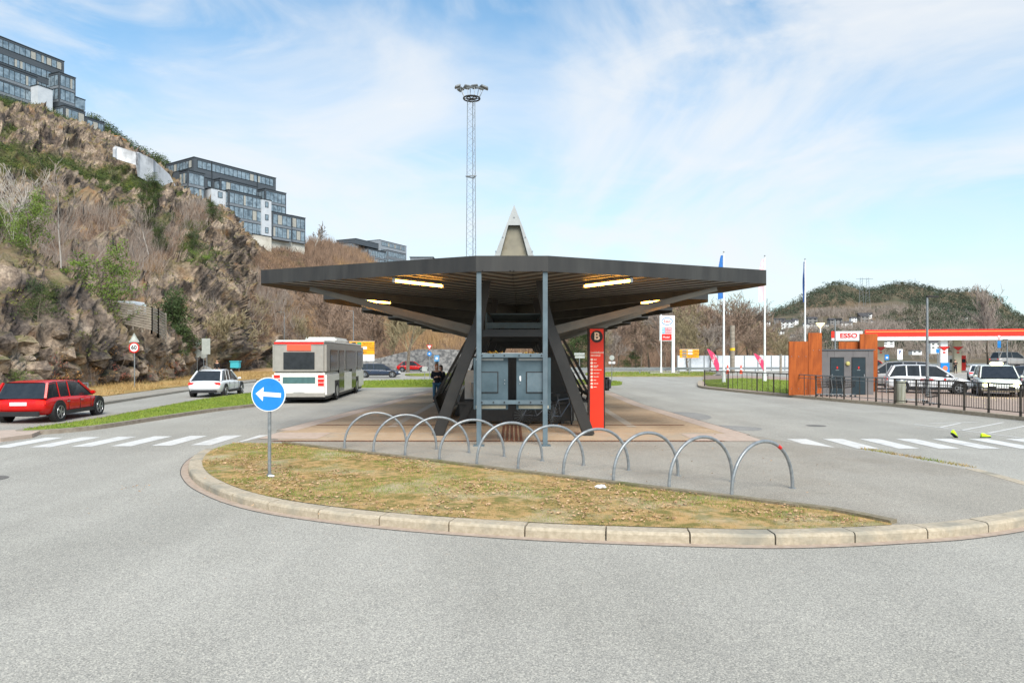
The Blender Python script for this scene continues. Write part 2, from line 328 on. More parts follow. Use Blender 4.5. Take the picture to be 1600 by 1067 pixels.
# kerb stones, one metre each, with joints
L_ = [0]
for a, b in zip(kerb, kerb[1:]): L_.append(L_[-1]+(b-a).length)
def at(pl, s):
    i = max(0, min(len(L_)-2, next((k for k in range(len(L_)-1) if L_[k+1] >= s), len(L_)-2)))
    t = (s-L_[i])/(L_[i+1]-L_[i]); return pl[i].lerp(pl[i+1], t)
inn = kin; s = 0; kb = MB()
while s < L_[-1]-.3:
    e = min(s+1.0, L_[-1]); hh = .127+random.uniform(-.004, .004); sub = [s+.012+(e-s-.02)*k/5 for k in range(6)]
    low = 0 if s > 2.0 else .06
    oa = [at(kerb, q) for q in sub]; ia = [at(inn, q) for q in sub]; v = []
    for o, i_ in zip(oa, ia):
        t = (i_-o).normalized()
        for q, z in ((o, -.02), (o, hh-.035), (o+t*.012, hh-.012), (o+t*.035, hh), (i_, hh), (i_, -.02)): v.append((q.x, q.y, z-(low if z > .05 else 0)))
    n = 6; kb.add(v, [(k*n+j, (k+1)*n+j, (k+1)*n+(j+1) % n, k*n+(j+1) % n) for k in range(5) for j in range(n)]+[tuple(range(n)), tuple(5*n+j for j in range(n-1, -1, -1))]); s = e
props(kb.build('kerb_stones', mKerb), kind='structure')
bm = bmesh.new(); me = bpy.data.objects['kerb_stones'].data; bm.from_mesh(me); bmesh.ops.recalc_face_normals(bm, faces=bm.faces); bm.to_mesh(me); bm.free()
out2 = offset(kerb, -.13*sgn); strip('gutter', kerb, out2, .005, mGutter)
out3 = offset(kerb, -.145*sgn); strip('gutter_joint', out2, out3, .006, M('tar_joint', (.06,.055,.05), (.09,.08,.07), rough=.9))
# grass wedge
wb = [G(px, py, ZI) for px, py in [(408,693),(440,693.5),(1300,800),(1340,808),(1392,819)]]
wedge = [Vector((*p, 0)) for p in wb]
fr = [p for p in kin if p.y < wb[0][1]+.05 and p.x < wb[-1][0] and p.y < 18]
i0 = min(range(len(kin)), key=lambda i: (kin[i]-wedge[0]).length); i1 = min(range(len(kin)), key=lambda i: (kin[i]-wedge[-1]).length)
wpoly = wedge+[kin[i] for i in range(i1, i0-1, -1)]
def inside(poly, x, y):
    c = False; n = len(poly)
    for i in range(n):
        a, b = poly[i], poly[(i+1) % n]
        if (a.y > y) != (b.y > y) and x < (b.x-a.x)*(y-a.y)/(b.y-a.y)+a.x: c = not c
    return c
sheet('island_grass_bed', wpoly, ZI+.012, mWedge)
low = [wedge[1], wedge[2], wedge[3], wedge[4]]; lo2 = offset(low, .14)
ke = MB()
for a, b, c, d in zip(low, low[1:], lo2, lo2[1:]):
    ke.add([(a.x,a.y,.0),(b.x,b.y,.0),(d.x,d.y,.0),(c.x,c.y,.0),(a.x,a.y,ZI+.05),(b.x,b.y,ZI+.05),(d.x,d.y,ZI+.05),(c.x,c.y,ZI+.05)], [(3,2,1,0),(4,5,6,7),(0,1,5,4),(1,2,6,5),(2,3,7,6),(3,0,4,7)])
props(ke.build('bed_edging', M('mossy_concrete', (.16,.13,.08), (.26,.22,.15), scale=9, rough=.95, bump=.8, bscale=30, col3=(.12,.12,.04), scale3=2)), kind='structure')
# grass blades and leaf litter
def blades(name, pts, h, w, mat, lean=.5, z0=ZI):
    n = len(pts); p = np.array([(a, b, z0) for a, b in pts]); an = RNG.uniform(0, 6.283, n); hh = h*RNG.uniform(.35, 1, n); le = RNG.normal(0, lean, (n, 2))*hh[:,None]
    dx = np.stack([np.cos(an), np.sin(an), np.zeros(n)], 1)*w*.5; top = p+np.concatenate([le, hh[:,None]], 1)
    v = np.stack([p-dx, p+dx, top], 1).reshape(-1, 3); f = np.arange(3*n).reshape(n, 3); return props(mesh_obj(name, v, f, mat), kind='stuff')
def scatter(poly, n, dens=None):
    xs = [p.x for p in poly]; ys = [p.y for p in poly]; c = RNG.uniform((min(xs), min(ys)), (max(xs), max(ys)), (n, 2))
    if dens is not None: q = fbm(np.c_[c*dens[0], np.zeros(n)], 3, 5); c = c[q > dens[1]]
    return [tuple(a) for a in c if inside(poly, a[0], a[1])]
gm = M('dry_blades', (.23,.17,.045), (.56,.36,.16), scale=4, rough=.9, lo=.36, hi=.62, col3=(.17,.27,.02), scale3=.9); 
blades('green_tufts', scatter(wpoly, 60000, (.75, .57)), .06, .010, M('green_blades', (.13,.22,.02), (.24,.30,.05), scale=6, rough=.9)); blades('short_grass', scatter(wpoly, 230000, (1.5, .36)), .035, .009, gm)
lb = M('fallen_leaf', (.26,.12,.05), (.66,.45,.26), scale=14, rough=.85)
def litter(name, pts, r, z0):
    n = len(pts); a = RNG.uniform(0, 6.283, n); s_ = r*RNG.uniform(.35, 1.1, n)**1.5*1.3; v = []
    P0 = np.array([(x, y, z0) for x, y in pts])
    for k, (ra, q) in enumerate(((1,0),(.45,.9),(.9,1.9),(.5,3.1),(.85,4.3),(.4,5.4))): v.append(P0+np.stack([np.cos(a+q)*s_*ra, np.sin(a+q)*s_*ra, RNG.uniform(0, .022, n)], 1))
    v = np.stack(v, 1).reshape(-1, 3); return props(mesh_obj(name, v, np.arange(6*n).reshape(n, 6), lb), kind='stuff')
litter('fallen_leaves', scatter(wpoly, 14000, (1.1, .50))+[(x+RNG.normal(0,.25), y+RNG.normal(0,.12)) for x, y in [G(1310,815,ZI)]*40+[G(1270,812,ZI)]*26+[G(430,748,ZI)]*16], .028, ZI+.022)
litter('scattered_leaf_litter', [(RNG.uniform(-6, 6), RNG.uniform(9, 19)) for _ in range(150)]+[(G(218,775)[0]+RNG.normal(0,.15), G(218,775)[1]+RNG.normal(0,.1)) for _ in range(14)], .022, .14)
tuft = []
for t in np.linspace(0, 1, 600):
    a = G(1348,708); b = G(1517,738); tuft.append((a[0]+(b[0]-a[0])*t+RNG.normal(0,.05), a[1]+(b[1]-a[1])*t+RNG.normal(0,.07)))
blades('edge_grass', tuft, .07, .014, gm, z0=.1)
# zebra crossings and bay lines
mk = MB()
def quadmark(poly, z=.006): sheet('road_marking', poly, z, mMark)
for k in range(10):
    x = 6.42+k*.985; quadmark([(x,16.55),(x+.52,16.55),(x+.56,18.5),(x+.04,18.5)])
for k in range(9):
    x = -7.15-k*.945; y = 17.3-.10*k; quadmark([(x-.0,y),(x+.5,y),(x+.48,y+2.1),(x-.02,y+2.1)])
def pline(a, b, w=.09):
    a = Vector((*G(*a), 0)); b = Vector((*G(*b), 0)); n = (b-a).normalized(); n = Vector((-n.y, n.x, 0))*w/2; quadmark([a-n, b-n, b+n, a+n], .007)
for a, b in (((1429,663),(1640,690)),((1469,668),(1501,661)),((1503,672.5),(1568,660)),((1544,677),(1610,664)),((1452,661.5),(1527,659.5))): pline(a, b)
mPatch = asphalt('asphalt_repair', (.22,.217,.21), (.27,.266,.257), (.93,.93,.92))
for q in ([(1010,646),(1075,644),(1110,650),(1098,656),(1030,655)],[(1110,664),(1185,668),(1178,673),(1105,669)]): sheet('road_patch', [Vector((*p,0)) for p in catmull([G(*p) for p in q], 6, True)], .004, mPatch)
for (cx_, cy_, r_) in ((-9.6,12.5,.32),(9.8,22,.3)):
    sheet('manhole_cover', [(cx_+r_*math.cos(a), cy_+r_*math.sin(a)) for a in np.linspace(0, 6.28, 24, endpoint=False)], .005, M('manhole_iron', C8(92,88,84), C8(112,108,102), scale=30, rough=.7))
# left carriageway median and verges
def verge(name, px, mat, n=0, h=.06, z=.11, w=.014, dens=None):
    pl = [Vector((*p, 0)) for p in catmull([G(*q) for q in px], 5, True)] if len(px) > 4 else [Vector((*G(*q), 0)) for q in px]
    sheet(name, pl, z, mat, thick=.14)
    if n: blades('grass_blades', scatter(pl, n, dens), h, w, M('lawn_blades', (.14,.22,.015), (.24,.28,.04), scale=1, rough=.9), z0=z)
    return pl
med = [(40,676.5),(143,660.5),(220,646),(313,628),(399,616),(440,611),(470,607),(500,604.5),(470,616),(430,626),(399,634.5),(330,643),(236,657),(143,671),(63,678)]
mpl = verge('median_grass', med, mLawn, 26000, .09, .12, .02)
mo = offset([Vector((*p, 0)) for p in mpl], .0, True)
kz = MB(); ring = mpl; rg2 = offset(ring, .16, True); 
if sum((q.x-p.x)**2 for p, q in zip(ring, rg2)) and inside(ring, rg2[10].x, rg2[10].y): rg2 = offset(ring, -.16, True)
n_ = len(ring); v = [(p.x,p.y,.125) for p in ring]+[(p.x,p.y,.125) for p in rg2]+[(p.x,p.y,-.01) for p in rg2]
props(mesh_obj('median_kerb', v, [(i,(i+1)%n_,n_+(i+1)%n_,n_+i) for i in range(n_)]+[(n_+i,n_+(i+1)%n_,2*n_+(i+1)%n_,2*n_+i) for i in range(n_)], M('worn_kerb', (.22,.18,.14), (.30,.26,.21), scale=6, rough=.9)), kind='structure')
sheet('median_nose', [Vector((*G(*q), 0)) for q in [(-60,694),(-60,680),(40,676.5),(64,678),(50,684),(0,691)]], .11, mPink, thick=.12)
vb = verge('roadside_grass', [(500,600.5),(560,597.5),(640,595.5),(760,594.5),(900,595.5),(960,597.5),(972,600),(960,602.5),(900,604),(760,604.5),(640,605),(560,605.5),(500,604)], mLawn, 16000, .14, .12, .05)
verge('roadside_grass', [(640,585),(700,584.5),(760,584),(760,587.5),(700,588),(640,587.5)], grassmat('verge_mixed', (.17,.19,.03), (.30,.24,.09), .5), 2500, .12, .1, .05)
verge('roadside_grass', [(925,583),(1010,582),(1110,582.5),(1112,586),(1105,588.5),(1010,588.5),(925,588)], M('verge_mixed'), 5000, .14, .1, .06)
# pavement along the cliff and roadside strip of dry grass
pv = [G(*q) for q in [(-120,668),(60,642),(160,633),(240,620),(330,606),(400,597),(400,594.5),(330,601),(250,611),(170,622),(60,632),(-120,655)]]
sheet('cliff_pavement', pv, .12, mPave, thick=.14)
dg_ = [Vector((*G(*q), 0)) for q in [(-120,655),(60,632),(170,622),(250,611),(330,601),(400,594.5),(470,588),(470,584),(400,584),(310,588),(250,594),(170,602),(60,610),(-120,625)]]
mDryG = grassmat('dry_orange_grass', (.30,.17,.05), (.44,.29,.11), .5, (.35,.6), (.16,.17,.03))
sheet('dry_bank', dg_, .16, mDryG, thick=.2)
blades('tall_dry_grass', scatter(dg_, 30000, (.3, .45)), .45, .03, M('dry_straw', (.30,.19,.06), (.50,.34,.15), scale=.6, rough=.9), z0=.15)
sheet('leaf_covered_bank', [Vector((*G(*q), 0)) for q in [(318,587),(400,583),(470,580),(470,577),(400,577),(330,579)]], .2, M('leaf_bank', (.36,.20,.08), (.50,.32,.16), scale=2.2, rough=.95, bump=1, bscale=8), thick=.25)
sheet('side_road', [Vector((*G(*q), 0)) for q in [(150,580),(470,574),(470,570.5),(320,573),(150,575)]], .05, mRoad)
# right side: kerb, raised paving, grass inside the railing, red brick apron
rk = [G(*p) for p in [(1092,597),(1090,602),(1096,606.5),(1138,611.5),(1183,616),(1240,621),(1319,628.5),(1398,635.5),(1467,643),(1545,651.5),(1600,657.5),(1700,671),(1850,700)]]
rk = catmull(rk, 5); rin = offset(rk, .32)
if rin[20].y < rk[20].y: rin = offset(rk, -.32)
n_ = len(rk); v = [(p.x,p.y,-.01) for p in rk]+[(p.x,p.y,.14) for p in rk]+[(p.x,p.y,.14) for p in rin]
props(mesh_obj('right_kerb', v, [(i,i+1,n_+i+1,n_+i) for i in range(n_-1)]+[(n_+i,n_+i+1,2*n_+i+1,2*n_+i) for i in range(n_-1)], M('tan_kerb', (.33,.26,.18), (.42,.35,.26), scale=7, rough=.85, bump=.4, bscale=60)), kind='structure')
rp = list(rin)+[Vector((*G(*q),0)) for q in [(1750,622),(1500,606),(1330,596),(1200,590),(1100,588)]]
sheet('forecourt_paving', rp, .13, M('paving_red', (.30,.22,.17), (.36,.27,.22), scale=4, rough=.9, bump=.2, bscale=50), thick=.15)
gr = [Vector((*G(*q, .13),0)) for q in [(1098,594),(1105,603),(1138,606.5),(1183,610.5),(1240,616),(1262,617),(1262,596),(1160,591)]]
sheet('railing_lawn', gr, .145, mLawn); blades('grass_blades', scatter(gr, 15000), .12, .03, M('lawn_blades'), z0=.14)
# ------------------------------------------------------------------ the terminal roof
def AX(x, y): return x+axis(y)
ST = thing('terminal_shelter', 'long black steel bus shelter with stepped wings, corrugated underside and slanted legs', 'bus shelter', (0, 16.1, ZI))
def SV(x, y, z): return Vector((AX(x, y), y-16.1, z-ZI))      # station coords -> local
FT = lambda x: 0 if abs(x) < .85 else .442*(abs(x)-.85)
XT = 6.96; NM = 7; PITCH = 5.9; SLP = 1.272
DL = 11.926-.45
def deck(n, z):
    mb = MB(); per = .42; prof = [(0, 0), (.19, 0), (.22, .055), (.38, .055), (.42, 0)]
    for sg in (-1, 1):
        lines = []; c = n+.02
        while c < n+11.50:
            for a, dz in prof[:-1]: lines.append((min(c+a, n+11.52), dz))
            c += per
        def ends(c):
            o = c-n; x1 = o/SLP
            if x1 > .85: x1 = (o+.3757)/(SLP+.442)
            return (0, c), (x1, c-SLP*x1)
        v = []
        for c, dz in lines:
            (xa, ya), (xb, yb) = ends(c); v += [SV(sg*xa, ya, z+dz), SV(sg*xb, yb+.03, z+dz)]
        mb.add(v, [(2*i, 2*i+1, 2*i+3, 2*i+2) if sg > 0 else (2*i, 2*i+2, 2*i+3, 2*i+1) for i in range(len(lines)-1)])
    dk = mb.build('roof_deck', mDeck, ST); rb_ = MB()  # added dark strips paint the groove shade on the underside
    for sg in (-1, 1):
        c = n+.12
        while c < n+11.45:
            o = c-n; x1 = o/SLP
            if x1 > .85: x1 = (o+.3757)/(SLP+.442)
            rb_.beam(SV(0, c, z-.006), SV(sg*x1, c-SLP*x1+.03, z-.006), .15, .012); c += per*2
    props(rb_.build('groove_shade_strip', mGrooveShade, dk), kind='stuff'); return dk
mTop = M('roof_felt', (.05,.05,.05), (.08,.08,.075), rough=.9)
for k in range(NM):
    n = 16.1+PITCH*k; zb = 4.24 if k == 0 else 4.285; z0 = 4.262+.115*min(k, 2)+.02*k
    deck(n, z0)
    xs = [-XT, -.85, .85, XT]
    fb = MB()
    for a, b in zip(xs, xs[1:]):                                # fascia plates, 6 cm thick
        ya, yb = n+FT(a), n+FT(b); t = .06
        v = [SV(a, ya, zb), SV(b, yb, zb), SV(b, yb, 4.61), SV(a, ya, 4.61), SV(a, ya+t, zb), SV(b, yb+t, zb), SV(b, yb+t, 4.61), SV(a, ya+t, 4.61)]
        fb.add(v, [(0,1,2,3),(5,4,7,6),(3,2,6,7),(4,5,1,0)]+([(4,0,3,7)] if a == -XT else [])+([(1,5,6,2)] if b == XT else []))
    fb.build('fascia', mFascia, ST)
    tp = MB(); zt = 4.585+.004*k
    ring = [SV(-XT+.05, n+2.76, zt), SV(-.85, n+.06, zt), SV(.85, n+.06, zt), SV(XT-.05, n+2.76, zt), SV(0, n+11.5, zt)]
    tp.add(ring, [(0,1,2,3,4)]); tp.build('roof_covering', mTop, ST)
    for sg in (-1, 1):                                          # tapered edge beams from tip to spine
        st = [(0, 4.19), (.12, 4.10), (.35, 4.03), (1, 3.88)]; v = []
        for t, zz in st:
            for dd in (0, .14):
                for zq in (zz, 4.262+.115*min(k,2)+.02*k if k else 4.26): v.append(SV(sg*(XT*(1-t)+.0), n+2.7+8.82*t+dd, zq))
        m = len(st); f = []
        for i in range(m-1):
            a = i*4; b = a+4; f += [(a,b,b+1,a+1),(a+2,a+3,b+3,b+2),(a,a+2,b+2,b),(a+1,b+1,b+3,a+3)]
        f += [(0,1,3,2),((m-1)*4,(m-1)*4+2,(m-1)*4+3,(m-1)*4+1)]
        MB().add(v, f).build('edge_beam', mBeamLit, ST)
        # upstand closing the stepped side of the wing above the beam
        v = [SV(sg*XT, n+2.72, 4.26), SV(sg*.6, n+2.7+8.05, 4.26), SV(sg*.6, n+2.7+8.05, 4.58), SV(sg*XT, n+2.72, 4.58)]; v += [p+Vector((0, .04, 0)) for p in v]
        MB().add(v, [(0,1,2,3),(7,6,5,4),(0,4,5,1),(3,2,6,7),(0,3,7,4),(1,5,6,2)]).build('side_upstand', mFascia, ST)
    if k < 6:
        y = 18.35+PITCH*k
        for sg in (-1, 1):
            MB().beam(SV(sg*2.03, y, ZI), SV(sg*.98, y, 3.0), .30, .34, up=(0,1,0), w2=.30, h2=.36).build('leg', mSteelDark, ST, bevel=.012)
            MB().beam(SV(sg*.98, y, 2.92), SV(sg*.70, y, 4.26), .30, .30, up=(0,1,0), w2=.19, h2=.24).build('column_head', mSteelDark, ST)
            MB().beam(SV(sg*1.05, y, 2.92), SV(sg*5.5, y+.15, 4.06), .14, .24, up=(0,0,1), w2=.14, h2=.12).build('arm', mBeamLit, ST, bevel=.008)
        MB().beam(SV(-1.0, y, 2.86), SV(1.0, y, 2.86), .14, .19).build('tie_beam', mSteelDark, ST)
        tk = MB(); 
        for sg in (-1, 1):
            v = [SV(sg*.72, y, 4.25), SV(sg*.95, y, 3.0), SV(sg*.95, y+PITCH, 3.0), SV(sg*.72, y+PITCH, 4.25)]
            MB().beam(SV(sg*.82, y+1.6, 3.24), SV(sg*.82, y+PITCH-.15, 3.24), .05, .55).build('side_panel', mPanelBlue, ST)
        for j in range(3):
            yy = y+1.2+1.7*j; MB().beam(SV(-.78, yy, 3.12+.08*j), SV(.78, yy, 3.12+.08*j), .05, .16).build('cross_bar', mPanelBlue, ST)
        MB().box(SV(0, y+3.9, 3.5), (1.5, 3.8, .03)).build('service_tray', mPanelBlue, ST)
# slender grey-blue front posts
for x in (-.785, .785):
    MB().box(SV(x, 16.2, (ZI+4.24)/2), (.115, .10, 4.24-ZI)).build('post', mGreyBlue, ST, bevel=.006)
    MB().box(SV(x, 16.2, ZI+.012), (.26, .24, .024)).build('post_foot', mGreyBlue, ST)
for z in (2.26, 1.155):
    rb = MB().box(SV(0, 16.17, z), (1.455, .05, .098)).build('rail', mGreyBlue, ST, bevel=.004)
    for px in (752, 770, 787, 810, 828, 845): MB().cyl(SV((px-799)/66, 16.14, z), .018, .02, 12, 'Y').build('bolt_head', mBlack, rb)
# triangular roof light on the ridge
sk = thing('roof_light', 'white triangular glazed ridge light rising above the black roof', 'roof light', (AX(0, 20), 20, 4.6))
A = [(-.93, 0), (0, 2.07), (.93, 0)]; Bq = [(-.74, 0), (-.23, 1.12), (.23, 1.12), (.74, 0)]
def tri(poly, y0, y1): return MB().add([(x, y0, z) for x, z in poly]+[(x, y1, z) for x, z in poly], [tuple(range(len(poly))), tuple(range(2*len(poly)-1, len(poly)-1, -1))]+[(i, i+len(poly), (i+1) % len(poly)+len(poly), (i+1) % len(poly)) for i in range(len(poly))])
fr_ = MB(); mWz = M('weathered_white', C8(158,160,158), C8(176,178,176), scale=3, rough=.6)
for q in ([(-.80,0),(-.56,0),(-.17,1.47),(-.232,1.47)], [(.80,0),(.232,1.47),(.17,1.47),(.56,0)], [(-.232,1.47),(-.17,1.47),(.17,1.47),(.232,1.47),(0,2.07)]):
    if q[0][0] > 0: q = q[::-1]
    fr_.v += []; t_ = tri(q, -.03, .05); fr_.add(t_.v, t_.f)
fr_.build('frame', mWz, sk); tri([(-.555,0),(.555,0),(.168,1.465),(-.168,1.465)], .12, .16).build('dusty_pane', M('dusty_panel', C8(128,122,106), C8(150,142,122), scale=1.5, rough=.6, col3=C8(110,98,72), scale3=2), sk)
rf = MB()
for sg in (-1, 1): rf.add([(sg*.79, .05, 0), (0, .05, 2.05), (0, 24, 2.05), (sg*.79, 24, 0)], [(0,1,2,3)])
rf.build('sloping_pane', M('ridge_panel', C8(190,192,190), C8(206,208,206), rough=.4), sk)
for x, z in ((-.535,.7),(.535,.7),(-.33,1.12),(.33,1.12),(0,1.7)): MB().cyl((x, -.035, z), .022, .02, 8, 'Y').build('rivet', mGalv, sk)
# tube lights under the wings
mTube = M('lamp_warm', (1,.75,.4), (1,.75,.4), emit=(1,.42,.05), es=34)
def tube_light(x0, y0, x1, y1, z, label):
    a = Vector((AX(x0, y0), y0, z)); b = Vector((AX(x1, y1), y1, z)); m = (a+b)/2
    t = thing('tube_light', label, 'lamp', m, 0, 'tube lights under the shelter roof')
    d = b-a; MB().tube([a-m, b-m], .032, 10).build('lit_tube', mTube, t, smooth=True)
    u = d.normalized(); MB().beam(a-m-u*.06+Vector((0,0,.055)), b-m+u*.06+Vector((0,0,.055)), .11, .05).build('housing', mGalv, t)
    for p, s_ in ((a, -1), (b, 1)): MB().box(p-m+u*s_*.05, (.07, .07, .09)).build('end_cap', mGalv, t)
for sg, w in ((-1, 'left'), (1, 'right')):
    tube_light(sg*1.95, 18.5, sg*2.95, 17.2, 4.14, 'long glowing tube light under the near %s wing of the shelter' % w)
    tube_light(sg*4.55, 24.6, sg*5.15, 23.8, 4.16, 'short glowing tube light under the second %s wing, partly behind the beam' % w)
# electrical cabinets in the front frame
for sg, w in ((-1, 'left'), (1, 'right')):
    t = thing('cabinet', 'blue grey steel cabinet on the %s between the front posts' % w, 'cabinet', (AX(sg*.51, 16.4), 16.42, .97), 0, 'cabinets between the front posts')
    MB().b2(-.41, .41, -.14, .26, 0, 1.235).build('case', mPanelBlue, t, bevel=.008)
    MB().b2(-.355, .30, -.155, -.142, 1.17, 1.215).build('flap', mWz, t)
    MB().b2(-.355, .355, -.155, -.142, .03, .10).build('trim', M('tan_trim', C8(178,168,146)), t)
    cx = .08*sg*1; z0, z1 = .395, .905
    MB().b2(cx-.26, cx+.26, -.158, -.142, z0, z1).build('panel_gasket', mBlack, t)
    MB().b2(cx-.235, cx+.235, -.172, -.1585, z0+.025, z1-.025).build('inspection_panel', mPanelBlue if sg < 0 else mGreyBlue, t, bevel=.003)
    if sg > 0: MB().b2(-.335, -.30, -.15, -.142, .68, .80).build('sticker', mWhite, t)
    for zz in (.62, .70): MB().cyl((-sg*.33, -.15, zz), .014, .02, 8, 'Y').build('lock', mGalv, t)
t = thing('leaf_tray', 'open tray with yellow and orange leaves above the cabinets', 'tray', (AX(0, 16.5), 16.5, 2.225))
tb = MB(); tb.b2(-.72, .72, -.10, .55, 0, .02)
for x in (-.72, .70): tb.b2(x, x+.02, -.10, .55, .02, .10)
tb.b2(-.70, .70, .53, .55, .02, .10); tb.build('tray', mWz, t)
lm = M('autumn_leaves', C8(140,78,24), C8(170,150,48), scale=14, rough=.8)
v = []
for i in range(520):
    sg = random.choice((-1, 1)); c = Vector((sg*random.gauss(.46, .12), random.uniform(-.05, .5), .045+abs(random.gauss(0, .035)))); a = random.uniform(0, 6.3); r = .03
    for q in range(3): v.append(c+Vector((math.cos(a+q*2.1)*r, math.sin(a+q*2.1)*r, random.uniform(-.02, .02))))
o = mesh_obj('leaf_pile', v, [(3*i, 3*i+1, 3*i+2) for i in range(520)], lm, t); 
# dark waiting screens behind the front legs
def side_screen(sg, w):
    t = thing('wind_screen', 'black folded steel screen leaning out on the %s of the shelter' % w, 'screen', (AX(0, 23), 23.2, ZI), 0, 'folded screens along the shelter')
    pr = [(sg*1.62, 2.70), (sg*2.74, .70), (sg*2.50, 0)]
    for y in (0, 2.2, 4.4, 6.6, 8.8):
        m = MB(); m.beam((pr[0][0], y, pr[0][1]), (pr[1][0], y, pr[1][1]), .08, .16, up=(0,1,0)); m.beam((pr[1][0], y, pr[1][1]), (pr[2][0], y, pr[2][1]), .08, .14, up=(0,1,0)); m.build('frame', mSteelDark, t)
    MB().beam((sg*(2.74), -.03, .70), (sg*2.74, 8.9, .70), .10, .10).build('rail', mSteelDark, t)
    if sg < 0:
        q = MB(); q.add([(pr[1][0]*.985, 0, .70), (pr[1][0]*.985, 8.8, .70), (pr[2][0]*.985, 8.8, .05), (pr[2][0]*.985, 0, .05)], [(0,1,2,3)]); q.build('lower_panel', mSteelDark, t)
        q = MB(); q.add([(pr[1][0]*.985, 0, .72), (pr[1][0]*.985, 8.8, .72), (-1.95, 8.8, 2.1), (-1.95, 0, 2.1)], [(0,1,2,3)]); q.build('upper_panel', M('smoked_glass', (.02,.02,.02), rough=.15, alpha=.82), t)
side_screen(-1, 'left'); side_screen(1, 'right')
t = thing('bench_block', 'low black steel bench block behind the cabinets', 'bench', (AX(0, 21.3), 21.3, ZI))
MB().b2(-1.72, 1.85, 0, .5, .10, .62).build('body', mSteelDark, t); MB().b2(-1.75, 1.9, -.06, .56, .62, .69).build('seat', mSteelDark, t)
for x in (-1.5, -.1, .12, 1.5): MB().b2(x-.06, x+.06, .02, .4, 0, .10).build('leg', mSteelDark, t)
MB().beam((-1.72, -.05, 0), (-1.38, -.05, .66), .2, .08, up=(0,1,0)).build('brace', mSteelDark, t)
t = thing('information_board', 'pale grey information board left of the cabinets', 'notice board', (AX(-1.25, 21.9), 21.9, ZI+.75))
MB().b2(-.36, .36, 0, .06, 0, .92).build('board', M('grey_board', C8(176,172,164), C8(190,186,178), rough=.5), t); MB().b2(-.4, .4, .02, .08, -.75, 0).build('stand', mSteelDark, t)
bg_ = MB().lathe([(.02, .02), (.10, .06), (.15, .25), (.15, .50), (.16, .52)], 14, (0, -.18, 0)).build('bin_bag', M('grey_bag', C8(120,116,110), rough=.35), t, smooth=True); MB().tube([(.17*math.cos(a), -.18+.17*math.sin(a), .52) for a in np.linspace(0, 6.28, 15)], .01, 6).build('bag_ring', mGalv, t)
t = thing('steel_utility_box', 'tall black steel box under the middle of the shelter roof', 'utility box', (AX(.1, 22.6), 22.6, ZI))
MB().b2(-1.5, 1.7, 0, 5.5, .0, 2.05).build('body', M('black_steel', C8(34,34,34), C8(44,43,42), rough=.5), t, bevel=.02); 
q = MB(); [q.b2(-1.5+i*.64, -1.48+i*.64, -.012, 0, .1, 1.95) for i in range(6)]; q.build('panel_seams', mBlack, t); MB().b2(-1.56, 1.76, -.05, 5.56, 2.05, 2.13).build('lid', mSteelDark, t)
t = thing('concrete_bench', 'grey concrete bench end just left of the red sign pillar', 'bench', (1.98, 22.4, ZI))
MB().b2(-.12, .5, 0, 1.9, 0, .62).build('block', mConc, t, bevel=.02); MB().b2(-.14, .52, -.02, 1.92, .622, .67).build('seat', mSteelDark, t)
# red sign pillar
mTot = M('signal_red', C8(232,48,18), C8(238,54,22), scale=2, rough=.4); mTd = M('dark_brown_edge', C8(52,34,30), C8(60,40,34), rough=.5); mCream = M('cream_print', C8(236,222,204), rough=.6)
t = thing('sign_pillar', 'tall red pillar sign with a black disc and letter B beside the right leg', 'sign', (AX(2.38, 19.6)-.0, 19.62, ZI), 0)
MB().b2(-.24, .24, 0, .28, 0, 2.94).build('case', mTd, t, bevel=.006)
MB().b2(-.195, .195, -.012, -.001, .0, 2.90).build('face', mTot, t)
MB().cyl((0, -.019, 2.685), .172, .012, 40, 'Y').build('disc', mBlack, t)
text('letter', 'B', .30, mCream, t, (0, -.028, 2.685), bold=.008)
text('title', 'Loddefjord\nterminal', .083, mCream, t, (-.175, -.016, 2.185), align='LEFT', ext=.002, bold=.001)
names = [(.10,0),(.10,0),(.14,.10),(.23,0),(.17,0),(.16,0),(.08,0),(.15,0),(.10,0)]
for i, (w, w2) in enumerate(names):
    z = 2.025-i*.0985
    q = MB().cyl((-.148, -.016, z), .034, .006, 16, 'Y').build('stop_dot', mCream, t)
    m = MB(); x = -.09
    while w > 0: c = min(w, .045); m.b2(x, x+c-.012, -.018, -.013, z-.010+(.018 if w2 else 0), z+.012+(.018 if w2 else 0)); x += c; w -= c
    if w2: m.b2(-.09, -.09+w2, -.018, -.013, z-.03, z-.012)
    m.build('stop_name', mCream, q)
# ------------------------------------------------------------------ hoop racks
def hoop(a, b, first):
    a = Vector((*a, ZI)); b = Vector((*b, ZI)); m = (a+b)/2; w = (b-a).length/2; u = (b-a).normalized()
    t = thing('bicycle_hoop', first, 'bicycle rack', m, 0, 'steel bicycle hoops beside the grass bed')
    pts = [u*(-w*math.cos(q))+Vector((0, 0, .80*math.sin(q)**.85 if q > .001 and q < 3.14 else 0)) for q in np.linspace(0, math.pi, 30)]
    pts[0].z = -.01; pts[-1].z = -.01
    MB().tube(pts, .027, 12).build('hoop', mGalv, t, smooth=True)
    [MB().cyl(q+Vector((0,0,.012)), .055, .008, 16).build('foot_plate', mGalv, t) for q in (pts[0], pts[-1])]; return t
ordn = ['farthest bicycle hoop, at the left end of the row', 'second bicycle hoop from the left end', 'third bicycle hoop from the left, in front of the left leg', 'fourth bicycle hoop from the left, before the left post', 'fifth bicycle hoop from the left, below the cabinets', 'sixth bicycle hoop from the left, before the right post', 'seventh bicycle hoop from the left, by the right leg', 'third bicycle hoop from the right end', 'second bicycle hoop from the right end', 'nearest bicycle hoop, at the right end, with a red mark']
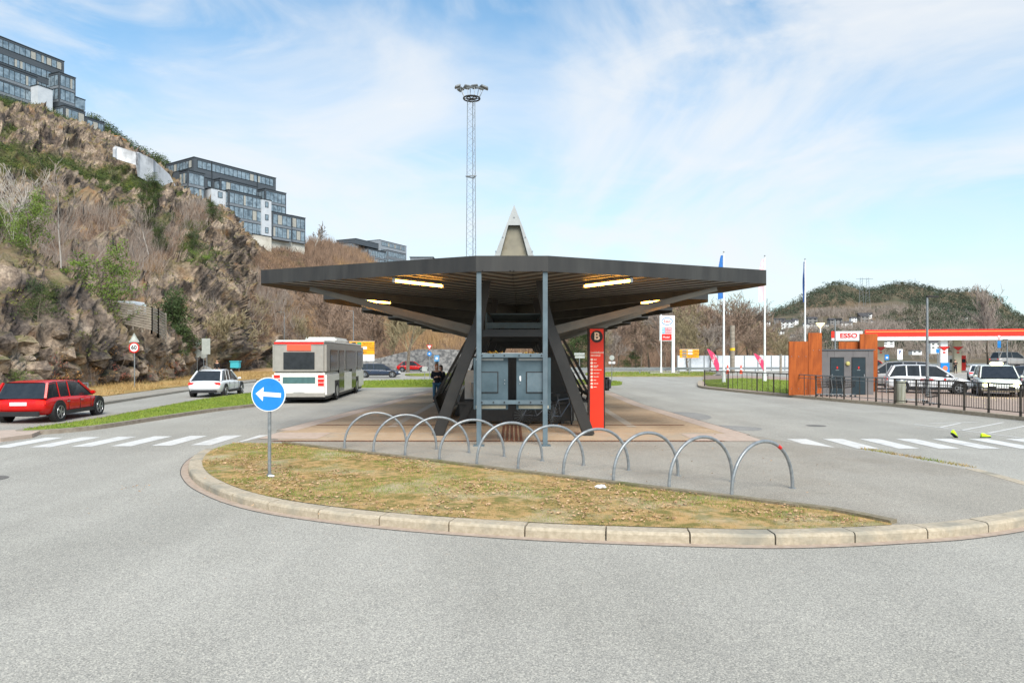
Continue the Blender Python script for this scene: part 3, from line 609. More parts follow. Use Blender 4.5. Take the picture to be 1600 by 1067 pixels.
for i in range(10):
    q = i/9; a = (-3.88+7.18*q, 15.8-5.54*q); b = (-2.51+7.03*q, 16.2-5.2*q); t = hoop(a, b, 'grey steel '+ordn[i])
    if i == 9: u = (Vector((*b, 0))-Vector((*a, 0))).normalized(); pp = [u*(.715*-math.cos(q2))+Vector((0,0,.80*math.sin(q2)**.85)) for q2 in (2.08, 2.2)]; MB().tube(pp, .0285, 12).build('red_mark', mRed, t)
# ------------------------------------------------------------------ keep-left sign on the grass
x, y = G(421, 745, ZI)
t = thing('arrow_sign', 'round blue sign with white left arrow on a grey pole in the grass', 'road sign', (x, y, ZI))
MB().tube([(0,0,-.02), (0,0,1.72)], .03, 14).build('pole', mGalv, t, smooth=True)
MB().lathe([(.001,.05),(.05,.05),(.055,0)], 14).build('pole_foot', mGalv, t)
MB().cyl((0, -.045, 1.455), .30, .012, 48, 'Y').build('rim', mWhite, t)
MB().cyl((0, -.052, 1.455), .283, .008, 48, 'Y').build('face', mBlueSign, t)
ar = [(-.225,.0),(-.085,.135),(-.085,.035),(.225,.035),(.225,-.045),(-.085,-.045),(-.085,-.135)]
ar = [(-.225,0),(-.09,.125),(-.09,.038),(.22,.038),(.22,-.038),(-.09,-.038),(-.09,-.125)]
mb = MB(); mb.add([(p[0], -.0575, 1.455+p[1]) for p in ar]+[(p[0], -.0562, 1.455+p[1]) for p in ar], [(0,6,5,4,3,2,1)]+[(i, (i+1)%7, 7+(i+1)%7, 7+i) for i in range(7)]); o = mb.build('arrow', mWhite, t); o.rotation_euler = (0, R(4), 0); o.location = Vector((0,0,1.455))-Matrix.Rotation(R(4), 3, 'Y') @ Vector((0,0,1.455))
MB().box((0, -.02, 1.60), (.10, .05, .04)).box((0, -.02, 1.30), (.10, .05, .04)).build('clamp', mGalv, t)
lit = thing('paper_litter', 'crumpled white paper lying in the dry grass', 'litter', (*G(939,765,ZI), ZI+.05))
def crumple(par, s):
    bm = bmesh.new(); bmesh.ops.create_icosphere(bm, subdivisions=3, radius=s)
    for v in bm.verts: v.co = Vector((v.co.x*1.5, v.co.y*.9, v.co.z*.5))*(.7+.6*random.random())
    me = bpy.data.meshes.new('paper'); bm.to_mesh(me); bm.free(); me.materials.append(mWhite); o = bpy.data.objects.new('paper', me); COL.objects.link(o); o.parent = par
crumple(lit, .055)
lit = thing('paper_litter', 'blue and white wrapper at the foot of the arrow sign', 'litter', (*G(424,747,ZI), ZI+.04)); crumple(lit, .035)
# ------------------------------------------------------------------ floodlight mast
D = 62; x = (737-CX)/F*D
t = thing('floodlight_mast', 'tall lattice mast with a ring of floodlights behind the shelter', 'floodlight mast', (x, D, 0))
top = 2.25+400/F*D; ww = .50; m = MB(); cr = [(ww*math.cos(a)*k, ww*math.sin(a)*k) for k in (1,) for a in (R(200), R(320), R(80))]
for cx, cy in cr: m.tube([(cx*1.15, cy*1.15, 0), (cx*.8, cy*.8, top)], .038, 6)
m.build('leg_tubes', mGalv, t); m = MB(); nz = 46
for i in range(nz):
    z0, z1 = top*i/nz, top*(i+1)/nz
    for j in range(3):
        k0 = 1.15-.35*i/nz; k1 = 1.15-.35*(i+1)/nz; a, b = cr[j], cr[(j+1) % 3]
        if i % 2: a, b = b, a
        m.tube([(a[0]*k0, a[1]*k0, z0), (b[0]*k1, b[1]*k1, z1)], .010, 4, False)
m.build('lattice', mGalv, t)
for z in (8.5, 18.5): MB().tube([(c[0]*1.1, c[1]*1.1, z) for c in cr+cr[:1]], .06, 6).build('collar', mGalv, t)
m = MB(); rr = .74; m.tube([(rr*math.cos(a), rr*math.sin(a), top+.1) for a in np.linspace(0, 2*math.pi, 25)], .07, 6); m.tube([(rr*.6*math.cos(a), rr*.6*math.sin(a), top+.15) for a in np.linspace(0, 2*math.pi, 25)], .06, 6)
for a in range(6): m.tube([(0,0,top+.1), (rr*math.cos(a*1.047), rr*math.sin(a*1.047), top+.1)], .04, 5)
m.build('head_ring', mSteelDark, t)
for i, (dx, dy, dz) in enumerate([(-1.25,-.3,1.0),(-1.05,.5,1.05),(-.48,.8,1.38),(.26,.8,1.42),(.95,.5,1.25),(1.25,.0,1.0),(.75,-.6,.72),(-.1,-.8,.70)]):
    a = math.atan2(dy, dx); q = MB().tube([(rr*math.cos(a)*.9, rr*math.sin(a)*.9, top+.1), (dx*.85, dy*.85, top+dz)], .03, 5).build('bracket', mGalv, t)
    mt = Matrix.Rotation(a, 3, 'Z') @ Matrix.Rotation(R(22), 3, 'Y'); MB().box((dx, dy, top+dz+.08), (.5, .62, .16), mtx=mt).build('floodlight', M('lamp_housing', C8(120,124,126), rough=.4), q, bevel=.03)
# ------------------------------------------------------------------ hillside on the left and behind the road
COLS = [(-520, [(800,20),(650,24),(560,28),(400,34),(250,50),(80,80),(0,100),(-20,140)]),
 (-300, [(700,23),(600,26),(520,30),(440,34),(330,50),(200,78),(80,105),(40,140)]),
 (-60, [(640,31),(540,35),(470,38),(420,46),(395,60),(320,78),(280,90),(225,100),(160,125),(140,150)]),
 (0, [(626,34.5),(530,38),(455,42),(425,50),(398,60),(325,75),(290,84),(245,96),(165,122),(148,150)]),
 (100, [(613,42),(520,46),(480,49),(462,57),(400,72),(340,86),(285,100),(260,112),(200,130),(178,152)]),
 (200, [(604,50),(530,54),(512,57),(500,64),(440,80),(400,94),(330,110),(305,120),(262,132),(248,152)]),
 (280, [(595,62),(530,66),(508,74),(480,82),(430,95),(395,108),(345,124),(322,134),(310,144),(306,158)]),
 (350, [(584,86),(500,93),(470,100),(440,108),(400,118),(385,126),(350,138),(343,146),(338,150),(330,160)]),
 (400, [(578,110),(500,118),(470,126),(440,134),(415,142),(400,150),(392,155),(386,158),(382,162),(376,172)]),
 (475, [(574.5,130),(520,137),(490,142),(455,148),(430,154),(410,162),(400,170),(394,176),(390,182),(384,205)]),
 (560, [(573,140),(530,150),(500,158),(470,166),(450,174),(430,186),(418,205),(408,225),(402,240),(400,265)]),
 (640, [(573,140),(540,152),(520,165),(505,180),(490,195),(480,215),(470,240),(462,265),(456,290),(452,320)]),
 (760, [(573,140),(552,150),(535,160),(525,172),(515,185),(505,200),(498,220),(492,240),(488,260),(486,290)]),
 (930, [(573,140),(550,150),(532,160),(518,172),(505,186),(495,200),(486,215),(478,230),(472,250),(470,280)]),
 (1060, [(573,140),(552,150),(535,160),(522,172),(510,185),(500,200),(492,215),(486,230),(482,250),(480,280)]),
 (1160, [(573,140),(560,150),(548,160),(540,172),(534,185),(528,200),(522,215),(518,230),(515,250),(514,280)]),
 (1230, [(573,140),(568,150),(562,160),(558,172),(555,185),(552,200),(550,215),(549,230),(548,250),(548,280)]),
 (1320, [(574,138),(573,150),(571,160),(570,172),(569,185),(567,200),(566,215),(565,230),(564,250),(563,280)])]
NU, NVV = 620, 330
def resample(pr, n):
    a = np.array(pr, float); 
    seg = np.hypot(np.diff(a[:,0])/1067*a[1:,1], np.diff(a[:,1])); t = np.r_[0, np.cumsum(seg)]; t /= t[-1]; w = np.linspace(0, 1, n); return np.stack([np.interp(w, t, a[:,0]), np.interp(w, t, a[:,1])], 1)
cp = np.array([c[0] for c in COLS], float); prof = np.stack([resample(c[1], NVV) for c in COLS])
us = np.concatenate([np.linspace(-520, -60, 70, endpoint=False), np.linspace(-60, 480, 360, endpoint=False), np.linspace(480, 1320, NU-430)])
yy = np.stack([np.interp(us, cp, prof[:,j,0]) for j in range(NVV)], 1); dd = np.stack([np.interp(us, cp, prof[:,j,1]) for j in range(NVV)], 1)
for arr in (yy, dd):                                      # soften the joins between control columns
    for _ in range(6): arr[1:-1] = (arr[:-2]+2*arr[1:-1]+arr[2:])/4
PX = np.repeat(us[:,None], NVV, 1)
Pp = np.stack([(PX-CX)/F*dd, dd, H-(yy-HY)/F*dd], 2)
def normals(P):
    du = np.gradient(P, axis=0); dv = np.gradient(P, axis=1); n = np.cross(du, dv); n /= np.linalg.norm(n, axis=2, keepdims=True)+1e-9; return n
Nn = normals(Pp); flat = Pp.reshape(-1, 3)
def blobs(px, py, bl, soft=.55):
    r = np.zeros_like(px)
    for cx, cy, rx, ry in bl: q = ((px-cx)/rx)**2+((py-cy)/ry)**2; r = np.maximum(r, np.clip((1.25-q)/soft, 0, 1))
    return r
BR = [(150,420,100,30),(55,365,60,34),(130,352,60,22),(235,385,50,26),(300,350,38,20),(200,470,40,14),(410,490,45,45),(455,450,55,60),(560,520,130,60),(480,410,85,26),(640,500,110,110),(560,440,100,50),(700,530,120,60),(930,520,200,80),(1120,540,150,60),(150,440,55,18),(305,310,20,12),(-150,300,120,100),(210,235,30,20)]
GRN = [(330,405,14,9),(180,330,20,6),(45,262,80,20),(-30,240,60,24),(40,162,66,12),(110,184,46,11),(150,280,44,12),(200,298,56,11),(245,316,40,8),(300,362,24,8),(95,268,35,9),(15,205,14,7),(255,350,18,6),(290,395,16,7),(110,305,14,5),(75,470,14,5)]
nb = fbm(flat/9., 4, 3).reshape(NU, NVV); n2 = fbm(flat/2.6, 3, 9).reshape(NU, NVV)
brush = np.clip(blobs(PX, yy, BR)+(nb-.5)*1.5+(n2-.5)*.8, 0, 1); green = np.clip(blobs(PX, yy, GRN)+(nb-.5)*1.6+(n2-.5)*1.3-.2, 0, 1)
rockm = 1-np.maximum(brush, green)*.75
wq = flat*np.array([1, 1, .5]); wq = wq+3.0*(np.stack([fbm(flat/7, 3, 11), fbm(flat/7, 3, 12), fbm(flat/7, 3, 13)], 1)-.5)
f1, f2, cv = cellnoise(wq/5.5, 21); g1, g2, gv = cellnoise(wq/1.9+7, 31)
big = (fbm(flat/16, 4, 41)-.5)*6.0
disp = big.reshape(NU, NVV)+((cv-.5)*2.6-np.clip(.16-(f2-f1), 0, 1)*8.0).reshape(NU, NVV)*rockm+((gv-.5)*1.1-np.clip(.12-(g2-g1), 0, 1)*4.5).reshape(NU, NVV)*rockm+((fbm(flat/.8, 3, 51)-.5)*.8).reshape(NU, NVV)
fade = np.clip(np.arange(NVV)/14., 0, 1)[None,:]*np.clip((NVV-1-np.arange(NVV))/10., .25, 1)[None,:]*np.clip(dd/70, .45, 1)
Pd = Pp+Nn*(-disp*fade)[:,:,None] if Nn[200, 150, 1] > 0 else Pp+Nn*(disp*fade)[:,:,None]
Pd[:,0,2] = np.minimum(Pd[:,0,2], -.2)
idx = np.arange(NU*NVV).reshape(NU, NVV); q = np.stack([idx[:-1,:-1], idx[1:,:-1], idx[1:,1:], idx[:-1,1:]], 2).reshape(-1, 4)
mh = bpy.data.materials.new('hill_rock'); mh.use_nodes = True; nt = mh.node_tree; N = nt.nodes; L = nt.links; pb = N['Principled BSDF']; pb.inputs['Roughness'].default_value = .95; pb.inputs['Specular IOR Level'].default_value = .2
def tn(s, d=6, r=.62, st=(1,1,1)):
    t = N.new('ShaderNodeTexCoord'); mp = N.new('ShaderNodeMapping'); mp.inputs['Scale'].default_value = st; L.new(t.outputs['Object'], mp.inputs[0]); n = N.new('ShaderNodeTexNoise'); n.inputs['Scale'].default_value = s; n.inputs['Detail'].default_value = d; n.inputs['Roughness'].default_value = r; L.new(mp.outputs[0], n.inputs['Vector']); return n.outputs[0]
def rp(src, *el):
    r = N.new('ShaderNodeValToRGB'); cr = r.color_ramp
    while len(cr.elements) < len(el): cr.elements.new(.5)
    for e, (p_, c) in zip(cr.elements, el): e.position = p_; e.color = (*c, 1)
    L.new(src, r.inputs[0]); return r.outputs[0]
def mixc(f, a, b, bt='MIX'):
    x = N.new('ShaderNodeMix'); x.data_type = 'RGBA'; x.blend_type = bt
    if isinstance(f, (int, float)): x.inputs[0].default_value = f
    else: L.new(f, x.inputs[0])
    L.new(a, x.inputs[6]); L.new(b, x.inputs[7]); return x.outputs[2]
rock = rp(tn(.35, 8), (.34, (.05,.045,.044)), (.44, (.15,.12,.10)), (.54, (.31,.235,.175)), (.66, (.54,.43,.33)))
streak = rp(tn(.8, 7, .65, (1, 1, .14)), (.38, (.42,.42,.46)), (.56, (1,1,1))); rock = mixc(.85, rock, streak, 'MULTIPLY')
fine = rp(tn(3.2, 6, .75), (.38, (.35,.35,.36)), (.58, (1.25,1.25,1.22))); rock = mixc(.8, rock, fine, 'MULTIPLY')
lich = rp(tn(.22, 5), (.56, (0,0,0)), (.66, (1,1,1))); och = rp(tn(.9, 5), (.4, (.30,.15,.06)), (.6, (.34,.24,.13))); xx = N.new('ShaderNodeMath'); xx.operation = 'MULTIPLY'; L.new(lich, xx.inputs[0]); xx.inputs[1].default_value = .6; rock = mixc(xx.outputs[0], rock, och)
bru = rp(tn(.55, 7, .7), (.36, (.065,.045,.035)), (.5, (.15,.095,.065)), (.60, (.26,.165,.095)), (.70, (.38,.27,.13)))
gre = rp(tn(.8, 7, .7), (.40, (.03,.033,.01)), (.52, (.065,.08,.018)), (.68, (.16,.17,.03)))
ab = N.new('ShaderNodeAttribute'); ab.attribute_name = 'brush'; ag = N.new('ShaderNodeAttribute'); ag.attribute_name = 'green'
ge = N.new('ShaderNodeNewGeometry'); sx = N.new('ShaderNodeSeparateXYZ'); L.new(ge.outputs['Normal'], sx.inputs[0])
mossn = N.new('ShaderNodeMath'); mossn.operation = 'MULTIPLY_ADD'; L.new(tn(.7, 5), mossn.inputs[0]); mossn.inputs[1].default_value = 1.1; L.new(sx.outputs[2], mossn.inputs[2])
moss = rp(mossn.outputs[0], (.98, (0,0,0)), (1.0, (.0,.0,.0))); mm = N.new('ShaderNodeMapRange'); L.new(mossn.outputs[0], mm.inputs[0]); mm.inputs[1].default_value = 1.22; mm.inputs[2].default_value = 1.42; mm.inputs[4].default_value = .6
mossc = rp(tn(.45, 5), (.4, (.12,.12,.03)), (.55, (.20,.14,.07)), (.65, (.08,.11,.02)))
c = mixc(mm.outputs[0], rock, mossc); c = mixc(ab.outputs['Fac'], c, bru); c = mixc(ag.outputs['Fac'], c, gre); L.new(c, pb.inputs['Base Color'])
bn = N.new('ShaderNodeBump'); bn.inputs['Strength'].default_value = .9; bn.inputs['Distance'].default_value = .35; L.new(tn(1.6, 8, .65), bn.inputs['Height']); L.new(bn.outputs[0], pb.inputs['Normal'])
hill = mesh_obj('hillside', Pd.reshape(-1, 3), q, mh); hill['kind'] = 'structure'
if Nn[200, 150, 1] > 0: hill.data.flip_normals()
for nm, ar in (('brush', brush), ('green', green)):
    at_ = hill.data.attributes.new(nm, 'FLOAT', 'POINT'); at_.data.foreach_set('value', ar.astype(np.float32).ravel())
# ---- vegetation strewn over it
def rotz(n): a = RNG.uniform(0, 6.283, n); return np.cos(a), np.sin(a)
def twigs(P, nper, h, wk, spread=.35, name='bare_brush', mat=None):
    n = len(P)*nper; B = np.repeat(P, nper, 0)+RNG.normal(0, .35, (n, 3))*[1,1,.1]; D = B[:,1:2]; hh = (h*RNG.uniform(.4, 1.15, n))[:,None]; lean = RNG.normal(0, spread, (n, 2))
    tip = B+np.c_[lean*hh, hh[:,0]]; c, s = rotz(n); w = np.c_[c, s*.3, np.zeros(n)]*D*wk; mid = (B+tip)/2+RNG.normal(0, .1, (n, 3))
    v = np.stack([B-w, B+w, mid+w*.7, tip, mid-w*.7], 1).reshape(-1, 3); i = np.arange(n)[:,None]*5
    return props(mesh_obj(name, v, i+np.array([[0,1,2,3,4]]), mat), kind='stuff')
def leafball(P, r, nper, size, squash=.7):
    n = len(P)*nper; u = RNG.normal(0, 1, (n, 3)); u /= np.linalg.norm(u, axis=1, keepdims=True); rr = RNG.uniform(.35, 1, n)**.6
    ctr = np.repeat(P, nper, 0)+u*rr[:,None]*(np.repeat(r, nper)[:,None] if hasattr(r, '__len__') else r)*[1,1,squash]
    a = RNG.normal(0, 1, (n, 3)); b = RNG.normal(0, 1, (n, 3)); s = (np.repeat(size, nper) if hasattr(size, '__len__') else size*np.ones(n))[:,None]*RNG.uniform(.6, 1.3, (n, 1))
    a = a/np.linalg.norm(a, axis=1, keepdims=True)*s; b = b/np.linalg.norm(b, axis=1, keepdims=True)*s*.7
    return np.stack([ctr-a, ctr+b, ctr+a*.8-b*.3], 1).reshape(-1, 3), np.arange(3*n).reshape(n, 3)
mTwig = M('twig_brown', (.14,.095,.07), (.32,.21,.14), scale=.5, rough=.95, col3=(.40,.25,.11), scale3=.045, detail=6)
mTwigG = M('twig_grey', (.22,.18,.15), (.32,.27,.23), scale=.3, rough=.95)
area = dd**1.0
def pick(mask, n, wpow=1.0):
    w = (mask*(dd**wpow)).ravel().copy(); w[w < 0] = 0; w /= w.sum(); i = RNG.choice(len(w), n, p=w); return Pd.reshape(-1, 3)[i]
steep = (PX > -200)
Pb = pick((brush > .55)*(yy > 250)*steep*1.0, 15000, .3); twigs(Pb, 9, 1.25, .00017, .5, 'bare_brush', mTwig)
Pb = pick((brush > .35)*(PX > 480)*(dd < 260)*1.0, 12000, .3); twigs(Pb, 9, 3.6, .00024, .24, 'bare_thicket', mTwig)
Pb = pick((brush > .4)*(PX > -60)*(PX < 480)*(yy > 320)*(dd < 140)*1.0, 800, .2); twigs(Pb, 14, 2.8, .00020, .32, 'leafless_scrub', mTwigG)
mEver = M('evergreen_leaf', (.022,.045,.012), (.085,.125,.022), scale=.6, rough=.85, col3=(.14,.15,.03), scale3=.3)
mEverD = M('pine_needles', (.03,.055,.016), (.075,.11,.03), scale=.4, rough=.9, col3=(.10,.115,.035), scale3=.2)
Pg = pick((green > .45)*steep*1.0, 2600, .2); v, f = leafball(Pg+[0,0,.25], RNG.uniform(.5, 1.3, len(Pg)), 26, .13); props(mesh_obj('low_heather', v, f, mEver), kind='stuff')
Pg = pick((rockm > .8)*steep*(dd < 170)*1.0, 1500, .2); v, f = leafball(Pg+[0,0,.1], RNG.uniform(.2, .55, len(Pg)), 18, .10); props(mesh_obj('ledge_moss', v, f, M('ledge_green', (.07,.08,.02), (.20,.19,.05), scale=.4, rough=.95)), kind='stuff')
# scattered boulders at the foot
bl = MB()
for i in range(60):
    k = int(np.searchsorted(us, random.uniform(-40, 300))); p = Pd[k, random.randint(2, 12)]; r = random.uniform(.25, .9)
    n0 = len(bl.v); bl.blob((p[0], p[1]-.3, max(p[2], .1)), r, 7, 5, (1.2, .9, .75))
    for j in range(n0, len(bl.v)): bl.v[j] += Vector([random.uniform(-.22, .22)*r for _ in range(3)])
props(bl.build('fallen_rocks', mh), kind='stuff')
# red and orange autumn shrubs at the rock foot
def hillpt(px, py):                                     # terrain vertex closest to a place on the slope
    prj = np.abs(CX+F*Pd[:,:,0]/Pd[:,:,1]-px)+np.abs(HY-F*(Pd[:,:,2]-H)/Pd[:,:,1]-py); i = np.unravel_index(prj.argmin(), prj.shape); return Vector(Pd[i])
# ------------------------------------------------------------------ trees
def grow(rng, h, trunk_h, r0, levels, nb, spread, wig, up=.25, droop=0, first=.35):
    segs = []                                            # (points, radii, level)
    def branch(p, d, ln, r, lv):
        n = 5 if lv < 2 else 3; pts = [p.copy()]; q = p.copy(); dr = d.copy()
        for i in range(n):
            dr = (dr+Vector((rng.gauss(0, wig), rng.gauss(0, wig), rng.gauss(0, wig)+up*.12-droop*.1))).normalized(); q = q+dr*ln/n; pts.append(q.copy())
        segs.append((pts, [r*(1-.65*i/n) for i in range(n+1)], lv))
        if lv >= levels: return
        k = nb[lv]
        for j in range(k):
            t = first+(1-first)*(j+rng.random()*.8)/k if lv == 0 else .2+.8*(j+rng.random())/k
            i = min(int(t*n), n-1); b = pts[i].lerp(pts[i+1], t*n-i); a = rng.uniform(0, 6.283); base = (pts[i+1]-pts[i]).normalized()
            o = base.orthogonal().normalized(); o.rotate(Matrix.Rotation(a, 3, base)); sp_ = spread*rng.uniform(.7, 1.3)
            dn = (base*math.cos(sp_)+o*math.sin(sp_)+Vector((0,0,up))).normalized(); branch(b, dn, ln*rng.uniform(.45, .68)*(1.0 if lv else 1-.35*t), r*(.5 if lv else .45)*(1-.4*t), lv+1)
    branch(Vector((0,0,-.1)), Vector((rng.gauss(0,.03), rng.gauss(0,.03), 1)).normalized(), h, r0, 0)
    return segs
def segmesh(segs, lo, hi, minr):
    m = MB()
    for pts, rs, lv in segs:
        if not lo <= lv <= hi: continue
        rs = [max(r, minr) for r in rs]
        if lv <= 1: m.tube(pts, rs, 6 if lv == 0 else 4, False)
        else:
            n0 = len(m.v); r = rs[0]; sd_ = Vector((random.gauss(0,1), random.gauss(0,1), random.gauss(0,1))).normalized()*r
            m.tube(pts, rs, 3, False)
    return m
mBark = M('bark', (.10,.08,.06), (.19,.15,.11), scale=5, rough=.95, bump=.6, bscale=20); mBranch = M('branch_brown', (.19,.135,.10), (.31,.215,.155), scale=.9, rough=.95)
mBranchG = M('branch_olive', (.22,.18,.10), (.33,.27,.16), scale=.9, rough=.95); mBirch = M('pale_bark', (.32,.28,.24), (.46,.42,.37), scale=3, rough=.9)
def bare_tree(name, label, loc, seed, h, group=None, dist=100, mt=None, mc=None, nb=(11,6,5,3), levels=4, spread=.75, r0=None, first=.3, up=.25):
    rng = random.Random(seed); t = thing(name, label, 'tree', loc, 0, group); sg = grow(rng, h, 0, r0 or h*.022, levels, nb, spread, .10, up, 0, first)
    mn = dist*.00030; segmesh(sg, 0, 0, mn*2).build('trunk', mt or mBark, t, smooth=True); segmesh(sg, 1, 9, mn).build('crown', mc or mBranch, t); return t
GRP = 'bare trees along the far side of the road'
protos = [bare_tree('bare_tree', 'x', (0,0,0), 11+i, 9.5, GRP, 115, mc=(mBranch, mBranch, mBranchG, mTwigG)[i], first=.22) for i in range(4)]
rows = []
rr = random.Random(3)
for px, top in [(872,520),(896,505),(918,500),(945,498),(968,505),(990,495),(1012,490),(1030,486),(1048,478),(1066,474),(1085,484),(1102,492),(1120,486),(1136,478),(1152,474),(1168,477),(1184,490),(1198,508),(1216,520),(1238,524),(1262,520)]:
    rows.append((px+rr.uniform(-4, 4), top, rr.uniform(108, 128)))
for px, top in [(880,530),(932,520),(958,525),(1002,515),(1040,505),(1075,505),(1110,510),(1145,502),(1176,515),(1226,535)]: rows.append((px, top, rr.uniform(100, 107)))
for i, (px, top, d) in enumerate(rows):
    hgt = (2.25+(HY-top)/F*d); x = (px-CX)/F*d; pr = protos[i % 4]; lab = 'bare brown tree in the thick row of trees right of the shelter, beyond the road'
    if i < 4: pr.location = (x, d, 0); pr['label'] = lab; pr.scale = (hgt/12.3,)*3
    else: dup(pr, (x, d, 0), rr.uniform(0, 6.28), lab, hgt/12.3)
bare_tree('bare_tree', 'bare tree with forked trunk on the verge beside the yield sign', (*G(637,582), 0), 77, 7.6, None, 90, mBark, mBranchG, (9,6,5,3), 4, .7, .26, .32, .4)
for j, (px, by, h_, lab) in enumerate([(394,576,8.5,'spreading bare tree above the rear of the bus, leftmost of two'),(412,575,9.0,'spreading bare tree above the rear of the bus, rightmost of two'),(548,576,10.5,'wide bare tree behind the orange direction sign'),(582,577,9.5,'tall bare tree between the direction sign and the roadside tree'),(522,574,9,'bare tree on the brown slope left of the orange direction sign')]):
    bare_tree('bare_tree', lab, (*G(px, by), 0), 90+j, h_, None, 115, mBark, mBranchG if j < 2 else mBranch, (11,6,5,4), 4, .8, .2, .15, .3)
for j, (px, by, h_, lab) in enumerate([(335,584,5.5,'thin bare tree at the rock foot right of the dark evergreen'),(362,581,6.5,'bare tree above the turquoise container'),(445,574,8,'bare tree by the tall thin street lamp above the bus'),(470,574,7,'bare tree left of the grey triangular sign'),(610,577,8.5,'bare tree between the orange board and the verge tree')]):
    bare_tree('bare_tree', lab, (*G(px, by), 0), 190+j, h_, None, 105, mBark, mBranchG, (10,6,5,4), 4, .75, .15, .15, .3)
bare_tree('bare_tree', 'small bare tree standing beyond the parked cars at the far right', (*G(1543,581), 0), 55, 8.2, None, 90, mBark, mTwigG, (10,6,4,3), 4, .6, .14, .25, .5)
for j, (px, py, h_, lab) in enumerate([(18,400,6,'pale leafless birch on the brown slope at the left edge'),(42,398,6,'smaller pale leafless birch right of the leftmost birch'),(232,410,6,'thin bare birch on the slope above the wooden fence'),(95,430,6.5,'thin bare birch left of the wooden fence'),(492,388,5,'small leafless tree on the skyline right of the apartments')]):
    p = hillpt(px, py); bare_tree('birch', lab, p, 120+j, h_, None, p.y, mBirch, mBirch if j < 2 else mTwigG, (7,5,4), 3, .6, .07, .15, .3)
def pine(name, label, loc, seed, h, w, mat, dist, dens=1.0, low=.15, group=None, tuft=.9):
    rng = random.Random(seed); t = thing(name, label, 'tree', loc, 0, group); sg = grow(rng, h, 0, h*.02, 2, (16, 5), 1.15, .06, .12, 0, low)
    for pts, rs, lv in sg:
        if lv: 
            for p in pts: p.x *= w; p.y *= w
    segmesh(sg, 0, 0, dist*.0003).build('trunk', mBark, t, smooth=True); segmesh(sg, 1, 9, dist*.0001).build('branches', mBark, t)
    tips = [pts[k] for pts, rs, lv in sg if lv for k in (range(1, len(pts)))]; tips.append(sg[0][0][-1])
    P = np.array([tuple(p) for p in tips]); P = P[P[:,2] > h*low]; v, f = leafball(P, tuft*h*.07, int(16*dens), h*.020, .6); mesh_obj('crown', v, f, mat, t); return t
mPineY = M('pine_light', (.08,.14,.018), (.19,.27,.04), scale=.8, rough=.85)
p = hillpt(197, 516); pine('pine_tree', 'light green pine rising in front of the wooden fence on the rock', p+Vector((0,-2.5,-.3)), 5, 5.6, 1.0, mPineY, 57, 1.0, .1)
x, y = G(281, 593); pine('pine_tree', 'dense dark green evergreen at the foot of the cliff beside the road signs', (x-.2, y-.5, 0), 6, 6.4, .62, mEverD, 62, 2.6, .02, tuft=1.3)
pine('pine_tree', 'dark green conifer just left of the red pillar sign', (*G(908,583), 0), 8, 5.6, .75, mEverD, 88, 2, .05, tuft=1.2)
pine('shrub', 'low green bush among the bare trees right of the red pillar', (*G(986,579), 0), 9, 2.6, 1.2, mEver, 95, 2, .05, tuft=2)
for j, (px, py, h_, w, m_, lab) in enumerate([(228,360,5,.7,mEver,'small green pine on the slope left of the twin green pines'),(245,330,4.6,.5,mEver,'narrow green juniper below the middle apartment block'),(230,312,3.6,1.1,mEver,'bushy green juniper below the concrete retaining wall'),(335,352,4.2,.7,mEver,'small green pine on the ridge below the white stair block'),(307,415,4.2,.8,mEver,'small green pine on the rock left of the shelter roof'),(318,430,3.2,1.0,mPineY,'low light green pine beside the rock ledge left of the roof'),(250,395,4.0,.6,mEver,'small dark pine in the brown brush below the juniper'),(12,385,4.0,.9,mPineY,'light green pine at the left edge behind the birches'),(55,398,3.6,.8,mPineY,'light green pine right of the pale birches'),(62,505,2.4,1.0,mEver,'low green pine sapling beside the fence terrace'),(120,482,1.8,1.1,mPineY,'small pine sapling in front of the blue tarpaulin'),(458,386,2.6,.8,mEverD,'small dark pine at the foot of the apartment concrete base'),(30,602,1.0,2.2,mPineY,'low green bush on the rock at the lower left'),(430,578,2.0,1.5,mEverD,'dark low bush behind the bus')]):
    p = hillpt(px, py); pine('pine_tree' if w < 1.05 else 'shrub', lab, p-Vector((0,.3,.2)), 30+j, h_, w, m_, p.y, 1.3, .06, tuft=1.3)
for j, (px, py) in enumerate([(75,592),(95,600),(150,585),(178,600),(228,590),(238,600),(262,585),(60,600),(160,560),(215,600),(250,575)]):
    p = hillpt(px, py); t = thing('autumn_shrub', ('red leaved', 'orange leaved', 'rusty brown')[j % 3]+' shrub on the dark rocks, '+['leftmost by the lower edge','second from the left','left of the speed sign near the fence','just left of the speed sign','right of the speed sign','right of the speed sign, lower one','near the dark evergreen','at the far left foot','on the rock above the speed sign','beside the speed sign pole','below the dark evergreen'][j], 'shrub', p)
    P = RNG.normal(0, .55, (26, 3))*[1,.6,.8]+[0,0,.5]; v, f = leafball(P, .28, 12, .07); mesh_obj('foliage', v, f, M(('red_leaves','orange_leaves','rust_leaves')[j % 3], *[((.28,.07,.05),(.42,.15,.10)), ((.34,.16,.05),(.48,.28,.09)), ((.24,.12,.05),(.36,.20,.08))][j % 3], scale=2, rough=.9), t)
    m = MB(); [m.tube([(0,0,0), tuple(P[k])], .02, 3, False) for k in range(12)]; m.build('stems', mBark, t)
